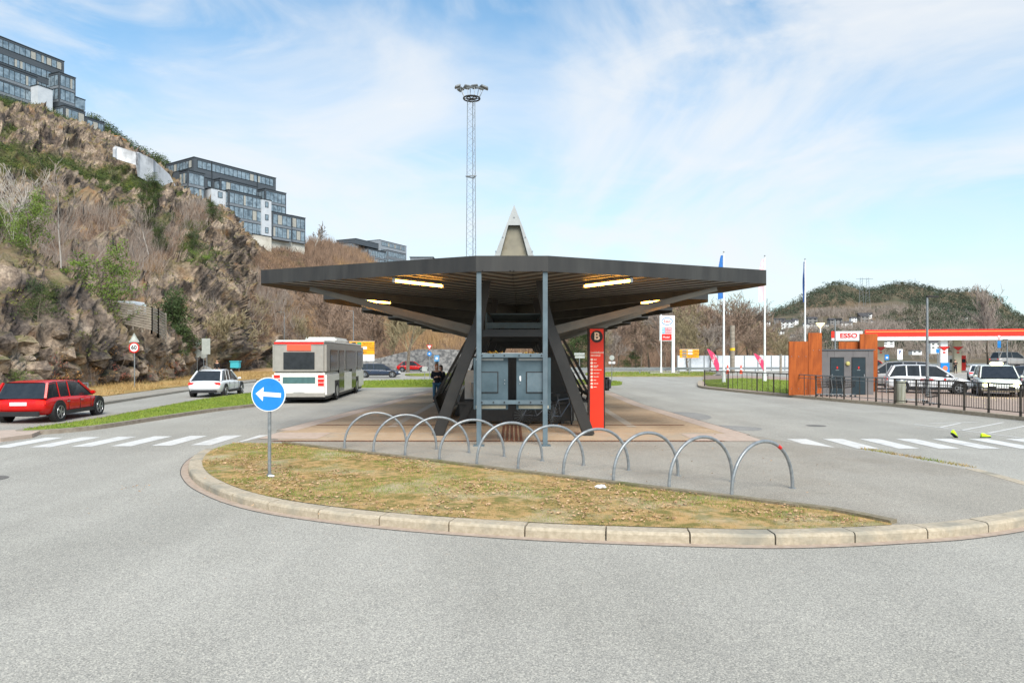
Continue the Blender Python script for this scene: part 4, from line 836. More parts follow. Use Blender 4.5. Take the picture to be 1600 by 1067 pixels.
# ------------------------------------------------------------------ apartment blocks on the ridge
mClad = M('dark_cladding', C8(70,76,82), C8(82,88,94), scale=.8, rough=.6, stretch=(.2,.2,6)); mClad2 = M('grey_cladding', C8(112,118,124), C8(126,132,138), scale=.8, rough=.6)
mWClad = M('white_cladding', C8(188,193,198), C8(202,206,210), scale=.8, rough=.55); mPane = M('balcony_glass', C8(104,120,131), C8(146,162,172), scale=1.1, rough=.10, spec=.8, col3=C8(82,96,106), scale3=.8); mFrame = M('dark_frame', C8(44,50,54), rough=.5)
mCurtain = M('curtains', C8(158,156,146), C8(178,175,166), rough=.8); mPaleC = M('pale_concrete', C8(196,190,176), C8(214,208,196), scale=.4, rough=.9, col3=C8(168,160,146), scale3=.25)
def block_building(name, label, cx, cy, dirv, zroof):
    t = thing(name, label, 'apartment block', (cx, cy, 0), math.atan2(dirv[1], dirv[0])); l = math.hypot(*dirv); t['_d'] = 0; del t['_d']
    return t, Vector((cx, cy)), Vector(dirv)/l
def u_at(C, d, px, w):
    nx, ny = d.y, -d.x; bx, by = C.x+w*nx, C.y+w*ny; k = px-CX
    return (k*by-F*bx)/(F*d.x-k*d.y)
def ypx(C, d, u, w): return C.y+w*(-d.x)+u*d.y
def zone(B, px0, px1, ytop, ybot, wf, wb, mat, rows, sides=True, storey=3.0, glass=True, name='wall', mull=1.05, wh=1.6, wz=.75, margin=.25, parapet=None, curtain=0, zt=None):
    t, C, d = B; u0 = u_at(C, d, px0, wf); u1 = u_at(C, d, px1, wf); Y = ypx(C, d, u0, wf); zb = H-(ybot-HY)/F*Y; zt = zt or H-(ytop-HY)/F*Y
    w = MB().b2(u0, u1, -wf, -wb, zb, zt).build(name, mat, t)
    MB().b2(u0-.08, u1+.08, -wf-.08, -wb+.08, zt, zt+.18).build('roof_edge', mFrame, w)
    for r in rows:
        z = zt-.45-storey*r-wh if r >= 0 else 0
        for side in ((0, 1) if sides else (0,)):
            L0, L1 = (u0+margin, u1-margin) if side == 0 else (wb+margin, wf-margin)
            if L1-L0 < .8: continue
            n = max(1, int((L1-L0)/mull)); st = (L1-L0)/n
            g = MB(); f = MB()
            def put(m, a, b, z0, z1, o, th):
                if side == 0: m.b2(a, b, -wf-o-th, -wf-o, z0, z1)
                else: m.b2(u0-o-th, u0-o, -a, -b, z0, z1)
            put(g, L0, L1, z, z+wh, .0, .03); wo = g.build('window', mPane, t)
            for i in range(n+1): put(f, L0+i*st-.045, L0+i*st+.045, z, z+wh, .03, .04)
            put(f, L0-.045, L1+.045, z-.06, z, .03, .05); put(f, L0-.045, L1+.045, z+wh, z+wh+.06, .03, .05)
            f.build('frame', mFrame, wo)
            if curtain:
                for i in range(n):
                    if random.random() < curtain: c_ = MB(); put(c_, L0+i*st+.1, L0+(i+random.choice((.5,.95)))*st, z+.05, z+wh-.05, .031, .012); c_.build('curtain', mCurtain, wo)
            if parapet: 
                q = MB(); put(q, L0, L1, z-.62, z-.08, .0, .06); q.build('parapet', parapet, t)
    return u0, u1, zb, zt
# middle block
B = block_building('apartment_block', 'long dark grey apartment block with stepped glazed bays and two white stair blocks', *[(303-CX)/F*150, 150], (11.8, 18.0), 0)
zone(B, 303, 431, 246, 345, 0, -11, mClad, [0], storey=3, margin=.8, curtain=.15)
for px0, px1, r in ((369,384,0),(390,396,0)): pass
zone(B, 316, 337, 277, 345, .05, -2, mClad, [0,1,2], False, margin=1.2, wh=1.3)
zone(B, 293, 320, 266, 330, 3.2, .0, mClad, [0,1], True, parapet=mClad2, wh=2.25, wz=0, curtain=.18)
zone(B, 344, 402, 279, 302, 2.4, 0, mClad, [0], True, wh=2.25, wz=0, curtain=.15)
zone(B, 357, 409, 297, 372, 4.6, 0, mClad, [0,1,2], True, parapet=mClad2, wh=2.25, wz=0, curtain=.18)
zone(B, 330, 357, 294, 330, 3.6, 0, mWClad, [0], False, wh=1.2, mull=2, margin=1.6)
zone(B, 409, 424, 311, 390, 5.0, 0, mWClad, [0,1,2], False, wh=1.2, mull=2, margin=.9)
zone(B, 414, 447, 295, 330, 3.0, -6, mClad, [0,1], True, parapet=mClad2, wh=2.25, wz=0, curtain=.15)
zone(B, 425, 456, 331, 373, 5.2, -4, mClad, [0,1], True, parapet=mClad2, wh=2.25, wz=0, curtain=.15)
zone(B, 455, 477, 337, 378, 4.4, -4, mClad, [0,1], True, parapet=mClad2, wh=2.25, wz=0, curtain=.15)
zone(B, 424, 456, 373, 396, 4.2, -4, mPaleC, [], False, name='foundation'); zone(B, 456, 476, 378, 400, 3.8, -4, mPaleC, [], False, name='foundation'); zone(B, 396, 424, 366, 400, 5.2, -3, mPaleC, [], False, name='foundation')
t = B[0]; m = MB()
for px in (331, 402):
    u = u_at(B[1], B[2], px, .1); m.b2(u-.06, u+.06, -.15, -.02, 35, 46)
m.build('downpipe', mFrame, t)
# block on the far left, seen from below
B = block_building('apartment_block', 'dark grey apartment block with long window bands at the top left corner', (-8-CX)/F*139, 139, (5.2, 12.0), 0)
zone(B, -120, 100, 0, 175, 0, -11, mClad, [0,1,2,3], True, storey=3.0, wh=1.6, margin=.6, curtain=.15, zt=67.6)
zone(B, -125, 58, 0, 170, 1.2, -1, mClad, [0,1], True, parapet=mClad2, wh=2.0, curtain=.2, zt=61.5)
zone(B, 92, 118, 113, 178, 3.4, -3, mClad, [0,1], True, parapet=mClad2, wh=2.25, wz=0, curtain=.2)
zone(B, 59, 82, 133, 172, 3.6, 0, mWClad, [0], False, wh=1.2, mull=1.2, margin=1.5)
zone(B, 100, 133, 165, 190, 6.4, -2, mClad, [0], True, wh=2.25, wz=0, curtain=.2)
zone(B, 118, 133, 152, 168, 3.6, -2, mPane, [], False, name='glass_screen')
zone(B, 134, 163, 183, 215, 6.6, -3, mClad, [0], True, wh=2.25, wz=0, curtain=.1)
# third block far behind
B = block_building('apartment_block', 'small grey apartment block far behind the roof, right of the middle block', (593-CX)/F*270, 270, (5.0, 10.0), 0)
zone(B, 593, 635, 375, 425, 0, -14, M('light_cladding', C8(140,146,152), C8(152,158,164)), [0,1,2], False, wh=1.5, margin=1.2, curtain=.15); zone(B, 575, 612, 388, 425, 2.5, -4, mClad, [0,1], True, wh=2.25, wz=0, parapet=mClad2)
zone(B, 606, 634, 391, 425, 3.5, 0, mClad2, [0,1], True, wh=1.8, parapet=mClad2)
zone(B, 556, 594, 373, 381, -.5, -10, mClad, [], False); zone(B, 548, 560, 380, 425, -1, -13, mClad2, [0,1], False, wh=1.8, margin=.5)
t = thing('apartment_block', 'low dark roofed block just left of the small grey apartment block, by the roof edge', 'apartment block', P3(655, 404, 300)); MB().b2(-4, 6, 0, 8, -8, .5).build('wall', mClad2, t); MB().b2(-4.3, 6.3, -.3, 8.3, .5, .8).build('roof', mClad, t)
t['label'] = 'low dark block mostly hidden behind the shelter roof, right of the small grey apartment block'
# retaining wall with tarpaulins between the blocks
t = thing('retaining_wall', 'pale concrete retaining wall with white sheeting between the two dark apartment blocks', 'wall', P3(215, 262, 131))
pts = [(176,232,128,13),(180,228,129,20),(212,238,131,20),(215,238,132,38),(236,248,136,40),(240,252,140,46),(262,272,146,40),(272,292,148,22)]
o = Vector(t.location); m = MB()
pts = [(a_, b_, c_*.94, d_) for a_, b_, c_, d_ in pts]
for a, b in zip(pts, pts[1:]):
    A0 = P3(a[0], a[1], a[2])-o; B0 = P3(b[0], b[1], b[2])-o; ha = a[3]*a[2]/F; hb = b[3]*b[2]/F; k = Vector((.15, .5, 0))
    m.add([A0, B0, B0-Vector((0,0,hb)), A0-Vector((0,0,ha)), A0+k, B0+k, B0+k-Vector((0,0,hb)), A0+k-Vector((0,0,ha))], [(0,3,2,1),(4,5,6,7),(0,1,5,4),(1,2,6,5),(3,7,6,2),(0,4,7,3)])
m.build('wall', M('sheeted_wall', C8(196,196,198), C8(224,224,226), scale=.5, rough=.8, col3=C8(150,150,152), scale3=.3), t)
t = thing('shed', 'small orange timber shed roof on the slope below the left apartment block', 'shed', P3(172, 212, 150)); MB().b2(-1.6, 1.9, 0, 3, -2, 0).build('wall', M('orange_wood', C8(186,124,70), C8(206,146,90), rough=.8), t)
MB().add([(-2,-.4,0),(2.3,-.4,-.9),(2.3,3.4,-.9),(-2,3.4,0),(-2,-.4,.15),(2.3,-.4,-.75),(2.3,3.4,-.75),(-2,3.4,.15)], [(0,3,2,1),(4,5,6,7),(0,1,5,4),(1,2,6,5),(2,3,7,6),(3,0,4,7)]).build('roof', mClad2, t)
# wooden fence on the rock terrace
t = thing('wooden_fence', 'weathered grey horizontal board fence on the rock terrace above the road', 'fence', P3(190, 490, 53)); o = Vector(t.location); mWd = M('weathered_wood', C8(128,118,106), C8(158,148,134), scale=1.5, rough=.9, stretch=(1,1,5))
fp = [(118,458,500,54.5),(165,468,500,53.5),(236,480,516,53),(246,482,522,54.5),(258,490,528,57)]
for a, b in zip(fp, fp[1:]):
    m = MB(); A0, A1 = P3(a[0], a[1], a[3]), P3(a[0], a[2], a[3]); B0, B1 = P3(b[0], b[1], b[3]), P3(b[0], b[2], b[3])
    for k in range(9):
        f = (k+.5)/9; m.beam(A0.lerp(A1, f)-o, B0.lerp(B1, f)-o, .04, .15)
    m.build('boards', mWd, t)
m = MB()
for a, b in zip(fp, fp[1:]):
    n = max(1, int((b[0]-a[0])/14))
    for k in range(n+1):
        f = k/n; T = P3(a[0], a[1], a[3]).lerp(P3(b[0], b[1], b[3]), f)-o; Bt = P3(a[0], a[2]+6, a[3]).lerp(P3(b[0], b[2]+6, b[3]), f)-o; MB().beam(T+Vector((0,.08,.05)), Bt+Vector((0,.08,0)), .1, .1, up=(0,1,0)).build('post', mWd, t)
t = thing('tarpaulin', 'turquoise and white tarpaulin left of the wooden fence', 'tarpaulin', P3(105, 468, 53)); MB().add([(-.4,0,.25),(.3,.1,.30),(.42,.0,-.35),(-.2,-.1,-.45),(0,-.25,0)], [(0,4,1),(1,4,2),(2,4,3),(3,4,0)]).build('sheet', M('turquoise_sheet', C8(120,200,206), C8(196,222,222), scale=2, rough=.5), t)
t = thing('caravan_roof', 'white roof of a parked vehicle showing above the wooden fence', 'vehicle', P3(188, 470, 55.5)); MB().b2(-1.1, 1.1, 0, 2, -1.2, 0).build('body', mWhite, t, bevel=.15); MB().b2(-.9, .9, -.02, .0, -.65, -.25).build('window', mGlass, t)
# ------------------------------------------------------------------ far hill on the right
HC = [(1090,[(562,330),(548,420),(535,520),(520,640),(515,800)]),(1150,[(562,300),(545,400),(530,520),(512,640),(503,760)]),(1200,[(562,280),(545,380),(528,500),(510,620),(496,740)]),(1240,[(562,270),(545,370),(522,500),(500,620),(480,740)]),
 (1270,[(562,260),(545,360),(520,490),(490,620),(463,740)]),(1300,[(562,255),(545,350),(515,490),(480,640),(449,760)]),(1320,[(562,250),(545,350),(515,490),(480,640),(448,760)]),(1345,[(562,250),(545,350),(515,490),(480,640),(455,760)]),(1370,[(562,250),(545,350),(515,480),(480,640),(452,760)]),
 (1400,[(562,250),(545,350),(515,480),(478,640),(444,770)]),(1430,[(562,250),(545,350),(515,480),(478,640),(447,770)]),(1465,[(562,250),(545,350),(515,480),(482,640),(458,770)]),(1500,[(562,240),(545,350),(515,490),(485,650),(461,780)]),(1532,[(562,230),(545,340),(515,490),(485,650),(461,780)]),
 (1560,[(562,220),(545,330),(520,480),(492,650),(471,780)]),(1582,[(562,210),(545,320),(525,470),(505,650),(490,780)]),(1605,[(562,210),(545,320),(528,470),(512,650),(502,780)]),(1700,[(562,200),(545,320),(528,470),(514,650),(504,780)]),(1950,[(562,200),(545,320),(520,470),(500,650),(480,780)])]
nh = 110; hc = np.array([c[0] for c in HC], float); hp = np.stack([resample(c[1]+[(c[1][-1][0]+14, 900)], nh) for c in HC]); hu = np.linspace(1090, 1950, 330)
hy = np.stack([np.interp(hu, hc, hp[:,j,0]) for j in range(nh)], 1); hd = np.stack([np.interp(hu, hc, hp[:,j,1]) for j in range(nh)], 1); hX = np.repeat(hu[:,None], nh, 1)
HP = np.stack([(hX-CX)/F*hd, hd, H-(hy-HY)/F*hd], 2); HP[:,:,2] += ((fbm(HP.reshape(-1,3)/60, 4, 71)-.5)*14).reshape(330, nh)*np.clip(np.arange(nh)/20., 0, 1); HP[:,0,2] = -1
idx = np.arange(330*nh).reshape(330, nh); q = np.stack([idx[:-1,:-1], idx[1:,:-1], idx[1:,1:], idx[:-1,1:]], 2).reshape(-1, 4)
mFar = M('far_slope', (.085,.07,.04), (.17,.115,.065), scale=.02, rough=.95, col3=(.05,.06,.03), scale3=.012, detail=9)
o = mesh_obj('distant_hill', HP.reshape(-1, 3), q, mFar, smooth=True); o['kind'] = 'structure'
bare = blobs(hX, hy, [(1290,495,45,16),(1340,487,50,14),(1400,478,28,12),(1330,515,90,14),(1240,520,60,18),(1480,540,100,14)], .8); fn = fbm(HP.reshape(-1,3)/45, 3, 81).reshape(330, nh)
wt = np.clip(1.15-bare*1.3+(fn-.5)*1.6, .0, 1)*(hd > 300)*hd; wt[:,-22:] *= .6; nohouse = 1-blobs(hX, hy, [(1215,508,28,12),(1240,508,30,14),(1300,508,45,10),(1345,500,30,10),(1225,530,30,12)], .5); wt = wt*np.clip(nohouse, .04, 1)
i_ = RNG.choice(wt.size, 11000, p=(wt/wt.sum()).ravel()); PT = HP.reshape(-1, 3)[i_]; PT = PT+RNG.normal(0, 3, PT.shape)*[1,1,.1]+[0,0,2.2]
mFarT = M('far_forest', (.040,.056,.036), (.078,.10,.056), scale=.03, rough=.95, col3=(.11,.105,.065), scale3=.018, detail=6)
v, f = leafball(PT, RNG.uniform(1.2, 4.2, len(PT)), 30, .75, 1.15); props(mesh_obj('far_forest', v, f, mFarT), kind='stuff')
wt = (bare+.2)*hd*(hd < 620)*(hd > 230)*np.clip(nohouse, .03, 1); i_ = RNG.choice(wt.size, 3500, p=(wt/wt.sum()).ravel()); twigs(HP.reshape(-1, 3)[i_], 9, 6.5, .00035, .35, 'far_brush', mTwigG)
def hpt(px, py):
    prj = np.abs(CX+F*HP[:,:,0]/HP[:,:,1]-px)+np.abs(HY-F*(HP[:,:,2]-H)/HP[:,:,1]-py); i = np.unravel_index(prj.argmin(), prj.shape); return Vector(HP[i])
# pine ridge behind the left blocks
RC = [(90,196,230),(135,178,235),(160,186,240),(185,205,242),(215,228,246),(240,238,250),(256,246,252),(270,262,255),(290,300,256)]
v = []; f = []
for i, (px, py, d) in enumerate(RC): v += [tuple(P3(px, py+110, d-60)), tuple(P3(px, py+8, d)), tuple(P3(px, py+60, d+50))]
for i in range(len(RC)-1): f += [(3*i, 3*i+3, 3*i+4, 3*i+1), (3*i+1, 3*i+4, 3*i+5, 3*i+2)]
props(mesh_obj('ridge', v, f, mFar), kind='structure')
P = []
for k in range(900):
    t_ = random.random()*(len(RC)-1.001); i = int(t_); a = P3(RC[i][0], RC[i][1]+7, RC[i][2]); b = P3(RC[i+1][0], RC[i+1][1]+7, RC[i+1][2]); p = a.lerp(b, t_-i); lo = P3(RC[i][0], RC[i][1]+110, RC[i][2]-60); P.append(tuple(p.lerp(lo, random.random()**1.6*.55)+Vector((0,0,random.random()*1.2))))
v, f = leafball(np.array(P), RNG.uniform(1.0, 2.0, len(P)), 40, .30, 1.2); props(mesh_obj('ridge_pines', v, f, mEverD), kind='stuff')
# houses on the far hill
mRoofD = M('dark_tiles', C8(58,56,58), C8(76,74,76), rough=.8); mHouseW = M('house_white', C8(232,232,230), C8(240,240,238), rough=.7); mHouseG = M('house_grey', C8(120,118,116), C8(136,134,132), rough=.7)
def house(px, py, wpx, hpx, label, mat=None, d=None, group='white houses on the far hillside', storeys=2, rz=0):
    p = hpt(px, py) if d is None else P3(px, py, d); w = wpx*p.y/F; h = hpx*p.y/F; dp = w*.7; t = thing('hillside_house', label, 'house', p-Vector((0,0,h*.0)), rz, group); he = h*.95
    MB().b2(-w/2, w/2, -dp/2, dp/2, -h*.6, he).build('wall', mat or mHouseW, t)
    r = MB(); e = w*.06; rh = h*.34; r.add([(-w/2-e,-dp/2-e,he),(w/2+e,-dp/2-e,he),(w/2+e,0,he+rh),(-w/2-e,0,he+rh),(w/2+e,dp/2+e,he),(-w/2-e,dp/2+e,he)], [(0,1,2,3),(3,2,4,5),(0,3,5),(1,4,2),(0,5,4,1)]); r.build('roof', mRoofD, t)
    n = max(2, int(w/2.6))
    for s_ in range(storeys):
        for i in range(n):
            x = -w/2+w*(i+.5)/n; z = he*(s_+.45)/storeys-.1; MB().b2(x-w/n*.22, x+w/n*.22, -dp/2-.06, -dp/2-.01, z, z+he/storeys*.4).build('window', mGlass, t)
    return t
lab = 'small white house among trees on the far hillside'
for i, (px, py, w, h, m_) in enumerate([(1196,510,10,7,0),(1206,520,9,6,0),(1232,512,18,9,0),(1243,508,9,8,0),(1222,524,9,6,0),(1205,532,10,6,0),(1262,513,14,6,0),(1278,511,12,5,0),(1305,507,18,8,1),(1322,511,16,7,0),(1333,503,9,6,0),(1349,503,14,9,1),(1352,497,18,7,0),(1360,508,10,7,0),(1368,513,8,5,0),(1218,504,16,5,1),(1268,506,15,8,1),(1185,514,8,5,0),(1290,512,9,5,0),(1315,519,10,5,0),(1240,530,8,5,0),(1508,502,11,6,0),(1555,512,6,4,0),(1228,541,9,5,0),(1258,536,7,5,0),(1344,516,8,5,0)]):
    house(px, py, w, h, 'small grey house among the white ones on the far hillside' if m_ else lab, (mHouseW, mHouseG)[m_], rz=random.uniform(-.5, .5))
    if m_: bpy.context.scene.objects[-1]
house(1459, 546, 16, 11, 'two storey white house with dark roof seen under the red station canopy', d=230, group=None); house(1430, 552, 15, 4, 'low white house left of the white house under the station canopy', d=225, group=None, storeys=1)
house(1385, 539, 18, 6, 'white house seen beside the left canopy column', d=260, group=None); house(1052, 463, 10, 7, 'pale house peeping over the trees under the roof edge', mHouseG, d=240, group=None)
# power line towers and thin mast on the hill
for px, lab in ((1346,'left lattice power pylon on the far hill'),(1356,'right lattice power pylon on the far hill')):
    d = 640; zb = P3(px, 472, d); t = thing('power_pylon', lab, 'pylon', zb); hh = 38*d/F; m = MB()
    for sx in (-1, 1): m.tube([(sx*2.2, 0, -3), (sx*.9, 0, hh)], .16, 4)
    m.build('legs', mGalv, t); m = MB()
    for k in range(9): a = k/9; m.tube([(-2.2+1.3*a, 0, hh*a), (2.2-1.3*(a+.11), 0, hh*(a+.11))], .10, 3)
    m.build('bracing', mGalv, t); MB().tube([(-5, 0, hh*.95), (5, 0, hh*.95)], .16, 4).build('crossarm', mGalv, t)
t = thing('radio_mast', 'thin radio mast on top of the far hill', 'mast', P3(1430, 448, 760)); MB().tube([(0,0,-2),(0,0,9.5)], .18, 4).build('pole', mGalv, t); MB().tube([(-.9,0,6),(.9,0,6)], .12, 4).build('crossbar', mGalv, t)
# ------------------------------------------------------------------ boundary walls and barriers
t = thing('white_wall', 'long white boundary wall behind the bare trees on the right', 'wall', (*G(1150,579), 0)); o = Vector(t.location); a = Vector((*G(1058,579),0))-o; b = Vector((*G(1310,579),0))-o; MB().beam(a+Vector((0,0,1.15)), b+Vector((0,0,1.15)), .2, 2.3).build('panels', M('wall_offwhite', C8(196,202,208), C8(212,217,222)), t)
for k in range(13): p = a.lerp(b, k/12); MB().b2(p.x-.07, p.x+.07, p.y-.16, p.y-.1, 0, 2.36).build('post', mGalv, t)
def guardrail(pts, label, hgt=.75):
    t = thing('guard_rail', label, 'guard rail', (*pts[0], 0)); o = Vector(t.location); P = [Vector((*p, 0))-o for p in pts]
    for z in (hgt-.15,):
        m = MB(); [m.beam(a+Vector((0,0,z)), b+Vector((0,0,z)), .06, .30) for a, b in zip(P, P[1:])]; m.build('rail', mGalv, t)
    k = 0
    for a, b in zip(P, P[1:]):
        n = max(1, int((b-a).length/4))
        for j in range(n): p = a.lerp(b, j/n); MB().b2(p.x-.05, p.x+.05, p.y+.04, p.y+.14, 0, hgt).build('post', mGalv, t)
guardrail([G(880,585),G(1000,584.5),G(1120,583.5),G(1240,583)], 'grey steel guard rail along the far road right of the red pillar', .8)
guardrail([G(1330,579),G(1480,578),G(1700,577)], 'grey guard rail beyond the fuel station forecourt', 1.0)
t = thing('stone_wall', 'grey rubble retaining wall below the brown slope, left of the shelter', 'wall', (*G(640,579), 0)); o = Vector(t.location)
mStone = M('rubble_stone', (.10,.10,.10), (.26,.25,.24), scale=2.2, rough=.9, bump=1, bscale=4, lo=.4, hi=.6); wp = [(560,.3,1.6),(592,.8,1.9),(620,1.4,2.6),(650,1.6,3.2),(700,1.4,3.2),(790,1.2,2.6)]
m = MB()
for a, b in zip(wp, wp[1:]):
    xa, ya = G(a[0], 579.5); xb, yb = G(b[0], 579.5); m.add([(xa-o.x, ya-o.y, 0),(xb-o.x, yb-o.y, 0),(xb-o.x, yb-o.y+.3, b[2]),(xa-o.x, ya-o.y+.3, a[2]),(xb-o.x, yb-o.y+1.6, b[2]+.05),(xa-o.x, ya-o.y+1.6, a[2]+.05)], [(0,1,2,3),(3,2,4,5)])
m.build('masonry', mStone, t)
t = thing('concrete_block', 'weathered concrete block wall end at the roadside by the grey signs', 'wall', (*G(300,590), 0)); MB().add([(-1.6,0,0),(2.2,0,0),(1.4,.5,1.0),(-1.2,.5,2.0),(2.2,1.5,0),(-1.6,1.5,0),(1.4,1.2,1.0),(-1.2,1.2,2.0)], [(0,1,2,3),(1,4,6,2),(4,5,7,6),(5,0,3,7),(3,2,6,7)]).build('block', mConc, t)
# ------------------------------------------------------------------ fuel station
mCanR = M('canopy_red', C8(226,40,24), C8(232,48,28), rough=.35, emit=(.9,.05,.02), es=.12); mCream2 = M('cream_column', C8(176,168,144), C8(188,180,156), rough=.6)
D = 95; sc_ = F/D
t = thing('fuel_canopy', 'long flat fuel station canopy with red and white edge on pale columns', 'canopy', (P3(1300, 532, D).x, D, 0), R(-12)); zt = H+(HY-516)/sc_; zb = H+(HY-532)/sc_; xl = 0; xr = 36
MB().b2(1.2, xr, 0, 4.5, zb, zb+.25).build('soffit', mWhite, t); MB().b2(4.6, xr, -.06, 0, zb, zb+.52).build('white_band', mWhite, t); MB().b2(4.2, xr, -.14, 0, zb+.52, zt).build('red_band', mCanR, t); MB().b2(-.05, 3.9, -.12, 0, zb, zt-.15).build('sign_panel', mWhite, t); MB().b2(-.1, .45, -.16, -.125, zb+.35, zt-.15).build('red_end', mCanR, t)
text('lettering', 'ESSO', .88, mRed, t, (2.12, -.16, (zb+zt-.15)/2), ext=.01, sx=1.15, bold=.025)
q = MB(); q.b2(4.3, xr, -.18, -.145, zt-.32, zt-.2).build('light_strip', M('red_light', (1,.2,.05), emit=(1,.16,.04), es=.8), t)
for px, m_ in ((1376.5, mCream2),(1475.5, mWhite),(1497, mCream2)):
    x = (px-1300)/sc_; dy = .6 if m_ is mWhite else 3; k_ = (px-CX)/F; ct, st_ = math.cos(R(-12)), math.sin(R(-12)); x = (k_*(D+dy*ct)-t.location.x+dy*st_)/(ct-k_*st_); c_ = MB().b2(x-.44, x+.44, dy, dy+.7, 0, zb).build('column', m_, t); z0 = zb-1.15
    MB().prism([(x-.55,z0+.25),(x+.55,z0+.25),(x+.12,z0-.12),(x+0,z0-.28),(x-.12,z0-.12)], 0, 0) if False else MB().add([(x-.7,dy-.05,z0+.28),(x+.7,dy-.05,z0+.28),(x+.3,dy-.05,z0+.1),(x,dy-.05,z0-.3),(x-.3,dy-.05,z0+.1)], [(0,3,1),(0,4,3),(1,3,2)]).build('red_arrow', mRed, c_)
    MB().b2(x-.15, x+.15, dy-.05, dy-.01, z0-.62, z0-.42).build('number_plate', mRed, c_)
for px, lab in ((1366,'red fuel pump at the left canopy column'),(1487,'red and blue fuel pump between the two right columns'),(1506,'red fuel pump right of the right columns')):
    d = 96; t = thing('fuel_pump', lab, 'fuel pump', ((px-CX)/F*d, d, 0)); MB().b2(-.35, .35, 0, .5, 0, 2.3).build('cabinet', mRed if px != 1487 else mWhite, t, bevel=.05); MB().b2(-.25, .25, -.03, 0, 1.3, 1.8).build('display', mGlass, t); MB().tube([(.35,.1,1.6),(.5,.05,1.2),(.42,.1,.6),(.37,.1,1.1)], .03, 6).build('hose', mRubber, t); MB().b2(-.4, .4, -.05, .55, 0, .18).build('plinth', mConc, t)
# brand pylon sign
d = 84; t = thing('price_sign', 'tall white price sign with oval logo and red panel on one post', 'sign', (P3(1043, 570, d).x, d, 0)); s = F/d
Z = lambda y: H-(y-HY)/s; X = lambda px: (px-1043)/s
MB().b2(X(1050), X(1054.5), 0, .4, 0, Z(493)).build('post', mWhite, t, bevel=.03); MB().b2(X(1031), X(1050), .02, .36, Z(532.5), Z(493)).build('panel', mWhite, t)
def ell(cx, cz, a, b, y, n=32): return [(cx+a*math.cos(q), y, cz+b*math.sin(q)) for q in np.linspace(0, 2*math.pi, n, endpoint=False)]
cx, cz = X(1042.5), Z(502); e = ell(cx, cz, .68, .46, .0); e2 = ell(cx, cz, .60, .39, 0); n = 32
mb = MB(); mb.add([(p[0], -.005, p[2]) for p in e]+[(p[0], -.005, p[2]) for p in e2], [(i, (i+1) % n, n+(i+1) % n, n+i) for i in range(n)]); mb.build('oval', M('logo_blue', C8(40,120,180)), t)
text('logo', 'Esso', .48, mRed, t, (cx, -.01, cz), ext=.005)
MB().b2(X(1032.5), X(1039), -.012, .0, Z(521), Z(511)).build('blue_panel', M('pale_blue', C8(120,180,226)), t); MB().b2(X(1039.5), X(1049.5), -.012, .0, Z(521), Z(511)).build('price_panel', M('price_pink', C8(232,120,130)), t)
text('price', '7.06\n21.0', .36, mWhite, t, (X(1044.5), -.02, Z(516)), ext=.003); text('fuel_names', '95\nD', .34, mWhite, t, (X(1035.6), -.02, Z(516)), ext=.003)
MB().b2(X(1032.5), X(1049.5), -.012, .0, Z(531.5), Z(522)).build('red_panel', mRed, t); text('panel_text', '7-eleven', .30, mWhite, t, (X(1041), -.02, Z(527)), ext=.003) if False else text('panel_text', 'Mobil', .36, mWhite, t, (X(1041), -.02, Z(527)), ext=.003)
MB().b2(-2.2, 1.4, -.4, .8, 0, .22).build('base', mConc, t)
# ------------------------------------------------------------------ toilet block and rust coloured plates
mCor = M('rusted_steel', C8(146,70,22), C8(176,90,32), scale=1.6, rough=.85, stretch=(3,3,.5), col3=C8(122,56,20), scale3=1.1); mGreyW = M('grey_panels', C8(96,93,93), C8(108,105,105), scale=1, rough=.6)
d = 37.3; s = F/d; X = lambda px: (px-1325)/s; Z = lambda y: H-.13-(y-HY)/s
t = thing('toilet_block', 'small grey panelled public toilet block with two dark doors', 'toilet block', ((1325-CX)/F*d, d, .13))
MB().b2(X(1284), X(1365), 0, 3.2, 0, Z(547.5)).build('wall', mGreyW, t); MB().b2(X(1283), X(1366), -.05, 3.25, Z(547.5), Z(545.5)).build('roof', mClad, t)
m = MB(); 
for px in (1293.5, 1304, 1333, 1357): m.b2(X(px)-.006, X(px)+.006, -.004, 0, Z(558), Z(548))
m.build('panel_joints', mFrame, t)
for i, (a, b) in enumerate(((1297,1319),(1330.5,1352.5))):
    r = MB().b2(X(a), X(b), -.012, 0, 0, Z(558)).build('door_recess', mBlack, t); dr = MB().b2(X(a)+.03, X(b)-.03, -.03, -.012, .02, Z(559.5)).build('door', M('petrol_door', C8(20,38,46), C8(26,46,54), rough=.5), t)
    cx = (X(a)+X(b))/2; MB().b2(cx-.035, cx+.035, -.036, -.03, 1.42, 1.54).build('red_symbol', mRed, dr); MB().b2(cx-.09, cx+.09, -.036, -.03, 1.33, 1.36).build('caption', mGalv, dr); hx = X(a)+.09 if i == 0 else X(b)-.09; MB().b2(hx-.02, hx+.02, -.06, -.03, .95, 1.12).build('handle', mGalv, dr)
MB().lathe([(.001,.10),(.09,.09),(.12,.05),(.12,0)], 20).build('round_lamp', M('brass', C8(200,190,120), rough=.3, metal=.4), t, smooth=True); o = bpy.data.objects['round_lamp']; o.rotation_euler = (R(90), 0, 0); o.location = (X(1324.5), 0, Z(568))
